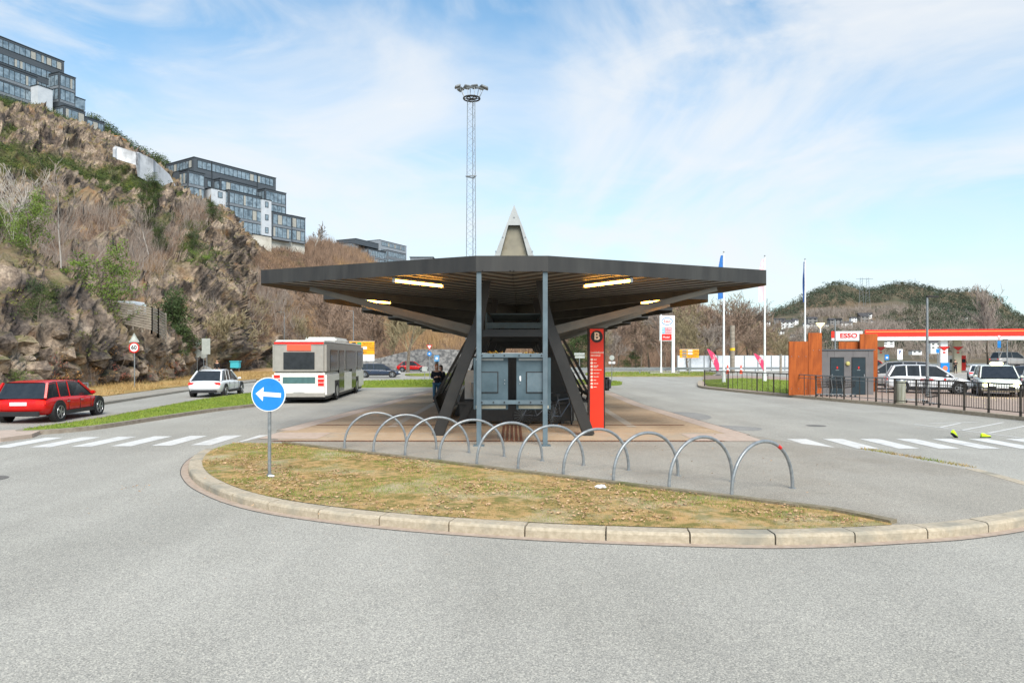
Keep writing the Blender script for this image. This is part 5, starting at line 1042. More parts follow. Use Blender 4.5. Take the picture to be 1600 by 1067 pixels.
for px0, px1, yt, dd_, lab in ((1233,1263,533.5,36.9,'wide rust coloured steel plate at the left of the toilet block'),(1263.5,1284.5,520,37.2,'tall rust coloured steel plate touching the left of the toilet block'),(1344,1371.5,521.5,40.9,'tall rust coloured steel plate behind the right end of the toilet block'),(1311,1344,534,41.2,'low rust coloured steel plate behind the toilet block roof')):
    s2 = F/dd_; x0, x1 = (px0-CX)/s2, (px1-CX)/s2; t = thing('steel_plate', lab, 'steel plate', ((x0+x1)/2, dd_, .13)); w = (x1-x0)/2; h = H-.13-(yt-HY)/s2
    MB().b2(-w, w, 0, .10, 0, h).build('plate', mCor, t, bevel=.004); 
    for z in (h*.72, .35):
        for x in (-w*.75, 0, w*.75) if w > .5 else (-w*.3, w*.6): MB().cyl((x, -.01, z), .018, .02, 8, 'Y').build('bolt', mGalv, t)
# ------------------------------------------------------------------ railing on the right kerb
RB = [G(px, py, .14) for px, py in [(1101,603),(1138,607),(1183,611),(1209,613.3),(1240,616),(1275,621-1),(1319,623.6),(1369,627.5),(1398,630.5),(1432,633.5),(1467,637),(1507,641),(1545,645),(1595,650.5),(1650,657),(1720,667)]]
mRail = M('railing_iron', C8(46,42,38), C8(66,58,48), scale=5, rough=.6); rl = thing('metal_railing', 'dark iron railing following the right kerb, its right part filled with thin bars', 'railing', (*RB[0], .14)); o = Vector(rl.location)
P = [Vector((*p, .14))-o for p in RB]
for i, (a, b) in enumerate(zip(P, P[1:])):
    L_s = (b-a).length; m = MB(); up = Vector((0,0,1))
    [MB().beam(a+up*z_, b+up*z_, w_, w_).build('rail', mGalv if 4 <= i < 8 else mRail, rl) for z_, w_, ok in ((1.10,.05,1),(.93,.03,i > 3),(.14,.03,i > 4 or i < 1)) if ok]
    MB().beam(a-up*.0, a+up*1.12, .06, .06).build('post', mRail, rl)
    n = int(L_s/.13) if (i > 8 or i < 1) else int(L_s/.62)
    if n > 0:
        dense = i > 8 or i < 1; m = MB(); th = .014 if dense else .026
        for k in range(1, n+1 if n > 1 else 1):
            p = a.lerp(b, k/(n+1)); m.beam(p+up*(.14 if i > 8 else .0), p+up*1.1, th, th)
            if not dense: m.build('bar', mRail, rl); m = MB()
        if m.v: m.build('bar_infill', mRail, rl)
# ------------------------------------------------------------------ flagpoles, banners, lamps, posts
def flagpole(px, d, top, label, flag=None, w=.4, y0=400, y1=466, txt=None):
    t = thing('flagpole', label, 'flagpole', ((px-CX)/F*d, d, 0)); h = H+(HY-top)/F*d; MB().tube([(0,0,0),(0,0,h*.5),(0,0,h)], [.10,.075,.045], 12).build('pole', mWhite, t, smooth=True); MB().cyl((0,0,.45), .16, .9, 14, r2=.12).build('sleeve', mWhite, t); MB().blob((0,0,h+.05), .07).build('finial', mGalv, t)
    if flag:
        fz0, fz1 = H+(HY-y0)/F*d, H+(HY-y1)/F*d; f = thing('flag', flag[0], 'flag', ((px-CX)/F*d, d, fz0)); n = 14; v = []; fs = []; hh = fz0-fz1
        for i in range(n+1):
            for j in range(4): q = i/n; ww = w*(.45+.55*min(1, q*3)) if i else w*.4; v.append((-.06-ww*j/3, .05*math.sin(q*9+j), -hh*q-.12*j/3*(q > .9)))
        for i in range(n):
            for j in range(3): fs.append((4*i+j, 4*i+j+1, 4*i+j+5, 4*i+j+4))
        o_ = mesh_obj('cloth', v, fs, flag[1], f); so_ = o_.modifiers.new('thick', 'SOLIDIFY'); so_.thickness = .01
        if txt: text('flag_text', txt, w*.5, mWhite if flag[1] is not mPinkF2 else mRed, f, (-w*.55, -.09, -hh*.75), rot=(R(90), R(90), 0), ext=.002)
mBlueF = M('flag_blue', C8(34,98,170), C8(44,112,184), rough=.7); mPinkF2 = M('flag_pale_pink', C8(232,186,196), C8(240,200,208), rough=.7); mNavy = M('flag_navy', C8(30,64,120), C8(38,76,136), rough=.7); mPink3 = M('banner_pink', C8(214,48,92), C8(226,60,104), rough=.6)
flagpole(1131, 54.5, 395, 'white flagpole with a blue flag, nearest the shelter roof tip', ('long blue vertical flag half hidden by the shelter roof', mBlueF), .42, 399, 466, 'A N')
flagpole(1195, 57, 401, 'white flagpole with a pale pink flag at the roof tip', ('pale pink vertical flag by the roof tip', mPinkF2), .46, 405, 470)
flagpole(1258, 60, 406, 'white flagpole with a narrow navy flag, rightmost', ('narrow navy blue flag on the rightmost pole', mNavy), .14, 409, 471)
flagpole(1033, 84, 420, 'bare white flagpole left of the price sign')
for px, y0, lab in ((1110, 545, 'left pink feather banner behind the railing'),(1183, 552, 'right pink feather banner behind the railing')):
    d = 78; t = thing('feather_banner', lab, 'banner', ((px-CX)/F*d+1.0, d, 0)); h = H+(HY-y0)/F*d; v = []
    for i in range(9): q = i/8; x = -1.55*(1-q)**1.2 if False else -.25-1.15*q; w_ = .75*math.sin(min(1, q*1.9+.15)*1.57) if q < .8 else .75*(1-(q-.8)*3.2); v += [(x, 0, .5+(h-.5)*q), (x+w_*.9, 0, .5+(h-.5)*q-.05)]
    MB().add(v, [(2*i, 2*i+1, 2*i+3, 2*i+2) for i in range(8)]).build('cloth', mPink3, t); MB().tube([(-.1,.02,0), (-.25,.02,.5), (-1.4,.02,h)], .025, 6).build('pole', mGalv, t); MB().cyl((-.1,0,.05), .3, .08, 12).build('foot', mBlack, t)
    text('banner_text', 'EUROPRIS' if False else 'SALG', .42, mWhite, t, (-.62, -.03, 1.9), rot=(R(90), R(-72), 0), ext=.003)
def lamp_post(px, d, top, label, arm=-1, base=None, armlen=.9):
    t = thing('street_lamp', label, 'street lamp', ((px-CX)/F*d, d, 0)); h = H+(HY-top)/F*d; MB().tube([(0,0,0),(0,0,h)], [.085,.05], 10).build('pole', mGalv, t, smooth=True); MB().beam((0,0,h), (arm*armlen,0,h+.05), .05, .05).build('arm', mGalv, t); MB().box((arm*(armlen+.15),0,h+.05), (.6,.22,.10)).build('lamp_head', mSteelDark, t, bevel=.03)
lamp_post(1449, 36, 465, 'grey street lamp in front of the white car beside the fuel station', 1, armlen=.12)
lamp_post(444, 118, 488, 'tall thin street lamp above the bus on the left', -1, armlen=1.0); lamp_post(552, 105, 486, 'tall thin street lamp behind the roof wing, left of the direction sign', -1, armlen=.8)
lamp_post(1305, 60, 499, 'grey street lamp behind the toilet block', 1, armlen=.15); lamp_post(1574, 88, 531, 'thin street lamp at the right beyond the white taxi', -1, armlen=.1)
t = thing('yellow_lamp', 'pale yellow lit lamp on a short white pole above the rusted plates', 'street lamp', ((1282-CX)/F*70, 70, 0)); MB().tube([(0,0,0),(0,0,5.1)], .07, 8).build('pole', mWhite, t); MB().lathe([(.05,5.1),(.42,5.55),(.42,5.62),(.01,5.62)], 14).build('shade', M('lamp_yellow', C8(240,220,150), emit=(1,.8,.4), es=1.2), t)
t = thing('wooden_post', 'thick grey wooden post with orange band between the flagpoles', 'post', (*G(1144.5,583), 0)); MB().tube([(0,0,0),(0,0,6.2)], .30, 10).build('post', mWd, t, smooth=True); MB().cyl((0,0,3.1), .32, .35, 12).build('band', mYellow, t)
t = thing('gate_post', 'plain grey timber post right of the pink banner', 'post', (*G(1220,584), 0)); MB().tube([(0,0,0),(0,0,2.4)], .16, 8).build('post', mWd, t, smooth=True); MB().cyl((0,0,2.42), .18, .05, 8).build('cap', mGalv, t)
for px, lab in ((1137,'red and white marker cone left of the wooden post'),(1158,'red and white marker post right of the wooden post')):
    t = thing('marker_post', lab, 'marker', (*G(px,584), 0)); MB().tube([(0,0,0),(0,0,1.1)], [.2,.07], 10).build('body', M('marker_red', C8(226,84,50), rough=.5), t); MB().cyl((0,0,.6), .15, .2, 10).build('band', mWhite, t)
# road signs
def pole_sign(name, label, px, py, h, parts_, r=.035, z=0, cat='road sign'):
    x, y = G(px, py, z); t = thing(name, label, cat, (x, y, z)); MB().tube([(0,0,0),(0,0,h)], r, 8).build('pole', mGalv, t, smooth=True)
    for p in parts_: p(t)
    return t
def disc(z, r, m1, m2=None, rin=.8, x=0): 
    def f(t):
        q = MB().cyl((x, -.05, z), r, .012, 28, 'Y').build('disc', m1, t)
        if m2: MB().cyl((x, -.062, z), r*rin, .01, 28, 'Y').build('inner_disc', m2, q)
    return f
def tri_(z, r, m1, m2=None, down=False, x=0):
    def f(t):
        sg = -1 if down else 1; q = MB().add([(x-r, -.05, z-sg*r*.58), (x+r, -.05, z-sg*r*.58), (x, -.05, z+sg*r*1.15)]+[(x-r, -.04, z-sg*r*.58), (x+r, -.04, z-sg*r*.58), (x, -.04, z+sg*r*1.15)], [(0,1,2),(5,4,3),(0,3,4,1),(1,4,5,2),(2,5,3,0)]).build('triangle', m1, t)
        if m2: k = .62; MB().add([(x-r*k, -.056, z-sg*r*.58*k), (x+r*k, -.056, z-sg*r*.58*k), (x, -.056, z+sg*r*1.15*k)], [(0,1,2)]).build('inner_triangle', m2, q)
    return f
def rect(x0, x1, z0, z1, m, name='plate', y=-.05):
    return lambda t: MB().b2(x0, x1, y-.012, y, z0, z1).build(name, m, t)
mSignG = M('sign_back_grey', C8(158,164,158), C8(176,180,174), rough=.5)
def sixty(t): text('number', '60', .36, mBlack, t, (0, -.075, 2.78), ext=.003, bold=.008)
pole_sign('speed_sign', 'round red ringed 60 speed sign under a grey triangle on a pole by the cliff', 210, 611, 3.55, [disc(2.78, .34, mRed, mWhite, .76), sixty, tri_(3.32, .34, mSignG, M('sign_back_pale', C8(196,200,192)))])
pole_sign('round_sign', 'grey backs of a triangle over a disc, leftmost of the sign group by the evergreen', 308, 592, 3.6, [tri_(3.35, .42, mSignG, None, True), disc(2.5, .42, mSignG)])
pole_sign('round_sign', 'grey triangle and disc backs partly behind the rectangular sign', 318, 590, 3.6, [tri_(3.3, .42, mSignG, None, True), disc(2.4, .42, mSignG)])
pole_sign('rectangular_sign', 'pale grey upright rectangular sign back beside the evergreen', 323, 593, 3.9, [rect(-.45, .35, 2.4, 3.9, mSignG)])
pole_sign('no_parking_sign', 'small blue and red round sign by the rock wall left', 346, 582, 2.9, [disc(2.9, .36, mRed, M('sign_violet', C8(70,70,190)), .72), rect(-.25, .25, 2.1, 2.45, mYellow)])
pole_sign('yield_sign', 'red and white yield triangle above a blue disc left of the shelter', 671, 592, 3.5, [tri_(3.15, .30, mRed, mWhite, True), disc(2.45, .22, mBlueSign, mWhite, .35)])
pole_sign('back_of_sign', 'small grey rectangular sign back beside the yield sign', 663.5, 592, 1.15, [rect(-.25, .25, .75, 1.2, mSignG)], .03)
t = thing('info_pillar', 'dark pillar with a small blue square bus symbol sign beside the standing people', 'sign', (*G(682.5,600), 0)); MB().b2(-.12, .12, 0, .12, 0, 1.8).build('pillar', mSteelDark, t); MB().b2(-.2, .2, -.03, 0, 1.8, 2.3).build('symbol', M('sign_light_blue', C8(90,150,200)), t); MB().b2(-.10, .10, -.036, -.031, 1.95, 2.15).build('pictogram', mWhite, t)
pole_sign('round_sign', 'pale round sign back over two small squares right of the red pillar', 956, 600, 2.35, [disc(2.1, .20, mSignG), rect(-.26, -.04, 1.62, 1.80, mWhite), rect(.04, .26, 1.62, 1.80, mWhite)], .03)
pole_sign('direction_sign', 'grey arrow shaped direction sign back just left of the red pillar', 905.5, 592, 2.6, [rect(-.52, .5, 2.32, 2.55, mSignG), rect(-.45, .5, 2.02, 2.26, mSignG, 'lower_plate')], .04)
pole_sign('triangle_sign', 'grey triangular warning sign back above the bus roof', 479, 582, 4.4, [tri_(4.0, .7, mSignG)], .05)
pole_sign('blue_sign', 'small pale blue sign on a pole above the bus', 462, 580, 4.2, [rect(-.3, .3, 3.6, 4.0, mBlueSign)], .04)
pole_sign('yield_sign', 'red and blue stacked signs on a pole at the far right', 1561, 583, 5.0, [tri_(4.75, .35, mRed, mWhite, True), rect(-.22, .22, 3.3, 4.2, mBlueSign)], .05)
pole_sign('parking_sign', 'white parking sign with letter P behind the silver car', 1406, 590, 3.0, [rect(-.27, .27, 1.85, 2.95, mWhite), lambda t: text('letter', 'P', .5, mNavy, t, (0, -.07, 2.6), ext=.003, bold=.012)], .04)
pole_sign('info_sign', 'square blue and white sign on a thin pole in front of the silver car', 1385, 618, 2.35, [rect(-.12, .12, 2.02, 2.32, mBlueSign), rect(-.06, .06, 2.1, 2.2, mWhite, 'symbol', -.064)], .025)
t = thing('banner_sign', 'bright blue banner with white word left of the parking sign', 'banner', ((1396-CX)/F*52, 52, 0)); MB().b2(-.45, .35, 0, .04, .95, 1.75).build('panel', mBlueSign, t); text('word', 'VASK', .32, mWhite, t, (-.05, -.01, 1.36), ext=.004, bold=.01)
for x in (-.4, .3): MB().b2(x-.02, x+.02, 0, .04, 0, .95).build('leg', mGalv, t)
t = thing('advert_board', 'blue advertising board with orange disc by the fuel columns', 'sign', ((1477-CX)/F*60, 60, 0)); MB().b2(-.38, .38, 0, .06, .6, 1.65).build('panel', mBlueSign, t); MB().cyl((0,-.01,1.15), .22, .015, 20, 'Y').build('disc', M('orange_disc', C8(232,120,80)), t); MB().b2(-.3, .3, 0, .05, 0, .6).build('stand', mGalv, t)
pole_sign('blue_sign', 'small blue sign on a pole by the bank beyond the forecourt', 1465, 585, 3.1, [rect(-.2, .2, 2.6, 3.1, mBlueSign)], .04)
# orange direction boards
def board(name, label, px0, px1, y0, y1, d, rows, legs, extra=None):
    s = F/d; cx = (px0+px1)/2; t = thing(name, label, 'direction sign', ((cx-CX)/s, d, 0)); w = (px1-px0)/2/s; z0 = H-(y1-HY)/s; z1 = H-(y0-HY)/s; pn = MB().b2(-w, w, -.06, 0, z0, z1).build('board', mOrangeSign, t); n = len(rows); rh = (z1-z0)/n
    MB().b2(-w-.03, w+.03, -.05, .01, z1, z1+.03).build('edge', mWhite, t)
    for i, (tx, chips) in enumerate(rows):
        zc = z1-rh*(i+.5); 
        if i: MB().b2(-w, w, -.066, -.061, zc+rh/2-.02, zc+rh/2+.02).build('divider', mBlack, pn)
        x = -w+.3
        for c_ in chips: MB().b2(x, x+.55, -.068, -.061, zc-rh*.3, zc+rh*.3).build('route_plate', c_, pn); x += .7
        if tx: text('place_name', tx, rh*.62, mBlack, pn, (x+.05, -.066, zc), align='LEFT', ext=.003)
    for x in legs: MB().tube([(x*w, .05, 0), (x*w, .05, z1)], .06, 8).build('pole', mGalv, t)
    if extra: extra(t, w, z0, s)
board('direction_board', 'orange direction board with green route plates above the bus', 546, 585, 533.5, 553.5, 88, [('Sentrum', [mBlack, mGreen]), ('Flesland', [mGreen, mWhite, mWhite]), ('Fyllingsd.', [mGalv])], (-.9, .9), lambda t, w, z0, s: MB().b2(-w*.2, w, -.06, 0, z0-.85, z0-.03).build('white_panel', mWhite, t))
board('direction_board', 'orange direction board with grey route plates right of the price sign', 1062, 1092, 546, 559, 84, [('Askøy', [mGalv, mWhite]), ('Sotra', [mGalv, mWhite]), ('Storavatnet', [mGalv])], (0,))
# turquoise bin by the rock
t = thing('turquoise_container', 'small turquoise container on legs by the rock face at the left', 'container', (*G(366,584), 0)); MB().b2(-.55, .55, 0, .7, .7, 1.5).build('box', M('turquoise', C8(60,170,184), C8(76,184,196), rough=.5), t, bevel=.06); MB().b2(-.6, .6, -.05, .75, 1.5, 1.62).build('lid', M('turquoise'), t)
for x in (-.45, .45): MB().b2(x-.04, x+.04, .3, .4, 0, .7).build('leg', mGalv, t)
# roadside handrail at the left edge
t = thing('handrail', 'galvanised handrail along the pavement at the left edge by the cliff', 'handrail', (*G(0,655), .12)); o = Vector(t.location); hp_ = [Vector((*G(px,py,.12),.12))-o for px, py in ((-60,658),(0,652),(50,646),(94,641),(137,636))]
for z in (1.0, .55): MB().tube([p+Vector((0,0,z)) for p in hp_], .025, 8).build('rail', mGalv, t, smooth=True)
for p in hp_: MB().tube([p, p+Vector((0,0,1.0))], .028, 8).build('post', mGalv, t)
# silver bin and trolleys behind the railing
x, y = G(1407, 629.5, .14); t = thing('litter_bin', 'tall silver cylindrical litter bin behind the railing', 'litter bin', (x, y, .14)); MB().cyl((0,0,.5), .21, 1.0, 20).build('drum', M('bin_steel', C8(150,150,132), C8(190,190,176), scale=3, rough=.35, metal=.6, stretch=(3,3,.3)), t, smooth=True); MB().cyl((0,0,1.03), .22, .06, 20, r2=.19).build('lid', mGalv, t, smooth=True); MB().b2(-.27, -.21, -.04, .04, 0, 1.02).build('bracket', mRail, t)
def trolley(px, py, rz, label, s=1.0):
    x, y = G(px, py, .14); t = thing('shopping_trolley', label, 'shopping trolley', (x, y, .14), rz, 'shopping trolleys behind the railing'); m = MB(); A_ = [(-.42,-.26,.92),(.42,-.20,.86),(.42,.20,.86),(-.42,.26,.92)]; Bo = [(-.30,-.20,.45),(.38,-.16,.52),(.38,.16,.52),(-.30,.20,.45)]
    A_ = [Vector(p)*s for p in A_]; Bo = [Vector(p)*s for p in Bo]
    for k in range(4):
        a0, a1, b0, b1 = A_[k], A_[(k+1)%4], Bo[k], Bo[(k+1)%4]
        for f in (0, .33, .66, 1): m.tube([a0.lerp(b0, f), a1.lerp(b1, f)], .008, 4, False)
        for f in np.linspace(0, 1, 9): m.tube([a0.lerp(a1, float(f)), b0.lerp(b1, float(f))], .006, 4, False)
    for f in np.linspace(0, 1, 8): m.tube([Bo[0].lerp(Bo[1], float(f)), Bo[3].lerp(Bo[2], float(f))], .006, 4, False)
    m.build('basket', mSteelDark, t); m = MB()
    for sy in (-1, 1): m.tube([Vector((-.42,sy*.26,.98))*s, Vector((-.32,sy*.24,.4))*s, Vector((-.38,sy*.22,.12))*s, Vector((.40,sy*.18,.12))*s], .014, 6, False)
    m.build('frame', mGalv, t); MB().tube([Vector((-.46,-.27,.99))*s, Vector((-.46,.27,.99))*s], .018, 8).build('handle', mBlack, t)
    for sx in (-.36, .38):
        for sy in (-.2, .2): MB().cyl(Vector((sx, sy, .055))*s, .055*s, .03, 12, 'Y').build('wheel', mRubber, t)
trolley(1290, 619, .1, 'leftmost shopping trolley of the row before the toilet doors'); trolley(1306, 619.5, .1, 'second shopping trolley before the toilet doors'); trolley(1322, 620, .1, 'third shopping trolley before the toilet doors')
trolley(1430, 629, 2.9, 'large dark shopping trolley right of the silver bin', 1.15); trolley(1456, 633, .3, 'small shopping trolley with low basket below the street lamp', .75)
# ------------------------------------------------------------------ vehicles
mTailL = M('tail_lamp', C8(190,20,16), rough=.25, emit=(.9,.03,.02), es=.6); mHeadL = M('head_lamp', C8(250,250,200), rough=.2, emit=(1,.95,.30), es=22); mLampC = M('clear_lamp', C8(200,204,208), rough=.15)
mRim = M('alloy', C8(160,162,164), rough=.3, metal=.7)
def car(name, label, loc, rz, Lc, Wc, Hc, paint, lit=False, est=True, taxi=False, brake=True, cat='car'):
    """x forward; body lofted from stations"""
    t = thing(name, label, cat, loc, rz); hw = Wc/2; gb = .22
    st = [(-.5,.52,.80,.86),(-.485,.36,.90,.93),(-.43,.24,.98,.98),(-.30,.21,1.0,1.0),(0,.20,.97,1.0),(.22,.20,.93,1.0),(.34,.21,.86,.98),(.44,.24,.76,.93),(.485,.32,.66,.84),(.5,.42,.56,.74)]
    bh = Hc*.62; v = []; n = 12
    for fx, zb, zs, w in st:
        x = fx*Lc; zt = bh*zs; w *= hw; zb2 = zb+.02; md = (zb+zt)/2
        v += [(x,-w*.80,zb), (x,-w*.97,zb+.08), (x,-w,md), (x,-w*.985,zt-.12), (x,-w*.93,zt-.03), (x,-w*.72,zt+.015), (x,w*.72,zt+.015), (x,w*.93,zt-.03), (x,w*.985,zt-.12), (x,w,md), (x,w*.97,zb+.08), (x,w*.80,zb)]
    m = len(st); f = [(i*n+k, (i+1)*n+k, (i+1)*n+(k+1) % n, i*n+(k+1) % n) for i in range(m-1) for k in range(n)]+[tuple(range(n)), tuple((m-1)*n+k for k in range(n-1, -1, -1))]
    b = mesh_obj('body', v, f, paint, t, True); bm = bmesh.new(); bm.from_mesh(b.data); bmesh.ops.recalc_face_normals(bm, faces=bm.faces); bm.to_mesh(b.data); bm.free(); sb = b.modifiers.new('s', 'SUBSURF'); sb.levels = sb.render_levels = 2
    gs = [(-.47,.0,.88),(-.40,.92,.76),(-.28,1.0,.74),(-.05,1.0,.74),(.08,.93,.73),(.27,.0,.86)] if est else [(-.44,.0,.84),(-.30,.86,.70),(-.18,1.0,.72),(-.05,1.0,.72),(.06,.93,.71),(.25,.0,.84)]
    gz0 = bh*.955; gh = Hc-bh*.955-.03; v = []; rf = []
    for fx, fz, w in gs: x = fx*Lc; v += [(x,-hw*.86,gz0-.03), (x,-hw*(w if fz > .5 else .86),gz0+gh*fz), (x,hw*(w if fz > .5 else .86),gz0+gh*fz), (x,hw*.86,gz0-.03)]
    m = len(gs); MB().add(v, [(4*i, 4*i+4, 4*i+5, 4*i+1) for i in range(m-1)]+[(4*i+3, 4*i+2, 4*i+6, 4*i+7) for i in range(m-1)]+[(4*i+1, 4*i+5, 4*i+6, 4*i+2) for i in range(m-1)]).build('windows', mGlass, t)
    rv = []
    for fx, fz, w in gs[1:-1]: x = fx*Lc; rv += [(x,-hw*w-.015,gz0+gh*fz-.04),(x,-hw*w*.85,gz0+gh*fz+.025),(x,hw*w*.85,gz0+gh*fz+.025),(x,hw*w+.015,gz0+gh*fz-.04)]
    k = len(gs)-2; MB().add(rv, [(4*i+j, 4*i+4+j, 4*i+5+j, 4*i+1+j) for i in range(k-1) for j in range(3)]).build('roof', paint, t, smooth=True)
    for sg in (-1, 1):
        P_ = [Vector((fx*Lc, sg*hw*(w if fz > .5 else .87)+sg*.008, gz0+gh*fz)) for fx, fz, w in gs]; m_ = MB()
        m_.beam(P_[0]+Vector((0,0,.0)), P_[1], .07, .10); m_.beam(P_[-2], P_[-1], .05, .07)
        for q in (.30, .62): xx_ = (gs[1][0]+(gs[-2][0]-gs[1][0])*q)*Lc; m_.beam((xx_, sg*hw*.87, gz0-.02), (xx_-.03, sg*hw*.75, gz0+gh*.97), .06, .02)
        m_.build('pillars', paint, t)
        MB().box((.19*Lc, sg*(hw+.06), gz0+.08), (.14, .18, .13)).build('mirror', paint, t, bevel=.04)
        for fx in (-.315, .325):
            MB().cyl((fx*Lc, sg*(hw-.075), .36), .385, .20, 24, 'Y').build('wheel_arch', mBlack, t); wl = MB().cyl((fx*Lc, sg*(hw-.075), .335), .335, .22, 28, 'Y').build('tyre', mRubber, t, bevel=.02); rm = MB()
            for a in range(5): rm.beam((fx*Lc, sg*(hw+.037), .335), (fx*Lc+.21*math.cos(a*1.2566), sg*(hw+.032), .335+.21*math.sin(a*1.2566)), .07, .014, up=(0,1,0))
            rm.tube([(fx*Lc+.215*math.cos(a), sg*(hw+.035), .335+.215*math.sin(a)) for a in np.linspace(0, 6.283, 21)], .014, 5, False); rm.cyl((fx*Lc, sg*(hw+.036), .335), .05, .02, 10, 'Y'); rm.build('rim', mRim, wl)
        MB().box((-.485*Lc, sg*hw*.74, bh*.80), (.10, hw*.34, .14)).build('tail_light', mTailL, t, bevel=.02)
        hl = MB().box((.482*Lc, sg*hw*.66, bh*.62), (.16, hw*.36, .15)).build('headlight', mHeadL if lit else mLampC, t, bevel=.02)
        for q in (-.17, .01, .19): MB().beam((q*Lc, sg*(hw*.995), .40), (q*Lc, sg*(hw*.985), bh*.86), .012, .014).build('door_seam', mBlack, t)
        MB().beam((-.25*Lc, sg*(hw+.004), .30), (.26*Lc, sg*(hw+.004), .30), .02, .14).build('sill', mBlack, t)
        for xx_ in (-.10, .12): MB().box((xx_*Lc-.35, sg*(hw+.008), bh*.78), (.16, .02, .03)).build('door_handle', mGalv, t)
    MB().box((.497*Lc, 0, .44), (.04, hw*1.1, .22)).build('grille', mBlack, t); MB().box((-.5*Lc, 0, .33), (.05, hw*1.5, .16)).build('bumper', mBlack, t, bevel=.02); MB().box((-.498*Lc, 0, .66), (.03, .52, .11)).build('number_plate', mWhite, t); MB().box((.506*Lc, 0, .48), (.03, .52, .11)).build('number_plate', mWhite, t)
    if taxi: MB().box((.0, 0, Hc+.08), (.18, .62, .17)).build('taxi_sign', M('taxi_lamp', C8(250,244,190), emit=(1,.95,.6), es=.8), t, bevel=.05)
    return t
mCarW = M('car_white', C8(226,228,230), C8(232,234,236), rough=.18, spec=.6); mCarS = M('car_silver', C8(168,164,162), C8(176,172,170), rough=.25, metal=.3); mCarR = M('car_red', C8(190,14,12), C8(200,20,16), rough=.25, spec=.5); mCarD = M('car_dark_blue', C8(40,52,70), C8(48,60,80), rough=.25); mCarG = M('car_pale_green', C8(214,219,208), rough=.25)
def gp(px, d): return ((px-CX)/F*d, d, 0)
tx = car('parked_car', 'white estate taxi with red side stripe behind the railing', (*gp(1450, 39.2)[:2], .13), R(-25), 4.35, 1.86, 1.62, mCarW)
MB().box((-.15, -.955, .78), (.62, .012, .11)).build('red_stripe', mRed, tx); text('phone_number', '07000', .2, mSteelDark, tx, (1.12, -.965, .80), ext=.003, bold=.004); MB().box((.72, -.955, .80), (.10, .012, .12)).build('red_mark', mRed, tx)
car('parked_car', 'silver minivan half hidden between the toilet block and the white estate taxi', (*gp(1395, 43.5)[:2], .13), R(156), 4.7, 1.9, 1.78, mCarS)
car('taxi', 'white taxi facing the camera with glaring yellow headlights and roof lamp', (*gp(1557, 37)[:2], .13), R(-119), 4.5, 1.9, 1.62, mCarG, True, True, True)
car('parked_car', 'white car cut off by the right edge of the picture behind the railing', (*gp(1643, 36)[:2], .13), R(-115), 4.4, 1.85, 1.55, mCarW)
car('parked_car', 'white car with glowing red rear lamps beyond the forecourt taxis', (*gp(1531, 62)[:2], .0), R(57), 4.3, 1.8, 1.45, mCarW, est=False)
car('parked_car', 'dark blue car at the far right behind the white taxi', (*gp(1594, 52)[:2], .0), R(150), 4.4, 1.8, 1.5, mCarD, est=False)
car('parked_car', 'red car seen between rusted plate and blue banner', (*gp(1366, 66)[:2], .0), R(-25), 4.3, 1.8, 1.9, mCarR)
car('moving_car', 'red car driving along the left carriageway by the cliff', (*gp(84, 24.6)[:2], 0), R(96), 4.2, 1.78, 1.4, mCarR)
car('moving_car', 'white car on the left carriageway just behind the blue arrow sign', (*gp(340, 39)[:2], 0), R(96), 4.6, 1.8, 1.5, mCarW, est=False)
car('moving_car', 'dark blue car on the crossing road right of the bus', (*gp(592, 71)[:2], 0), R(6), 4.4, 1.8, 1.45, mCarD)
car('moving_car', 'white and red car passing the rubble wall by the roadside tree', (*gp(644, 97)[:2], 0), R(5), 4.3, 1.8, 1.5, mCarR, est=False)
car('moving_car', 'silver van like car passing on the far road at the right edge', (*gp(1580, 93)[:2], .8), R(4), 5.0, 1.9, 2.0, mCarS)
# city bus
Lb, Wb, Hb = 12.0, 2.55, 2.95
bx, by = G(505, 631); t = thing('city_bus', 'white and grey city bus with red rear lamps driving away on the left', 'bus', (bx-1.2, by+.2, 0), R(4)); mBusW = M('bus_white', C8(222,220,212), C8(230,228,222), rough=.3); mBusG = M('bus_grey', C8(150,146,138), C8(160,156,148), rough=.35)
# local: y forward (away), rear face at y=0
MB().b2(-Wb/2, Wb/2, 0, Lb, .30, 1.45).build('lower_body', mBusW, t, bevel=.10); MB().b2(-Wb/2+.02, Wb/2-.02, .02, Lb-.02, 1.40, Hb-.05).build('upper_body', mBusG, t, bevel=.12); MB().b2(-Wb/2+.12, Wb/2-.12, .15, Lb-.2, Hb-.08, Hb+.05).build('roof', mBusW, t, bevel=.05); MB().b2(-.8, .8, 5.0, 9.0, Hb+.05, Hb+.32).build('roof_unit', mBusW, t, bevel=.1)
MB().b2(-.72, .72, -.015, .01, 1.62, 2.42).build('rear_window', mGlass, t, bevel=.004); MB().b2(-.55, .55, -.03, -.0, 2.50, 2.78).build('destination_display', M('red_display', C8(120,30,20), emit=(1,.12,.05), es=.8), t); MB().b2(-1.15, 1.15, -.02, .0, 2.80, 2.90).build('red_trim', mRed, t)
MB().b2(-.75, .75, -.012, .01, .95, 1.25).build('engine_grille', M('teal_grey', C8(70,104,104), rough=.5), t); MB().b2(-1.2, 1.2, -.04, .02, .32, .50).build('bumper', mBusG, t); MB().b2(-.26, .26, -.05, -.04, .55, .67).build('number_plate', mWhite, t)
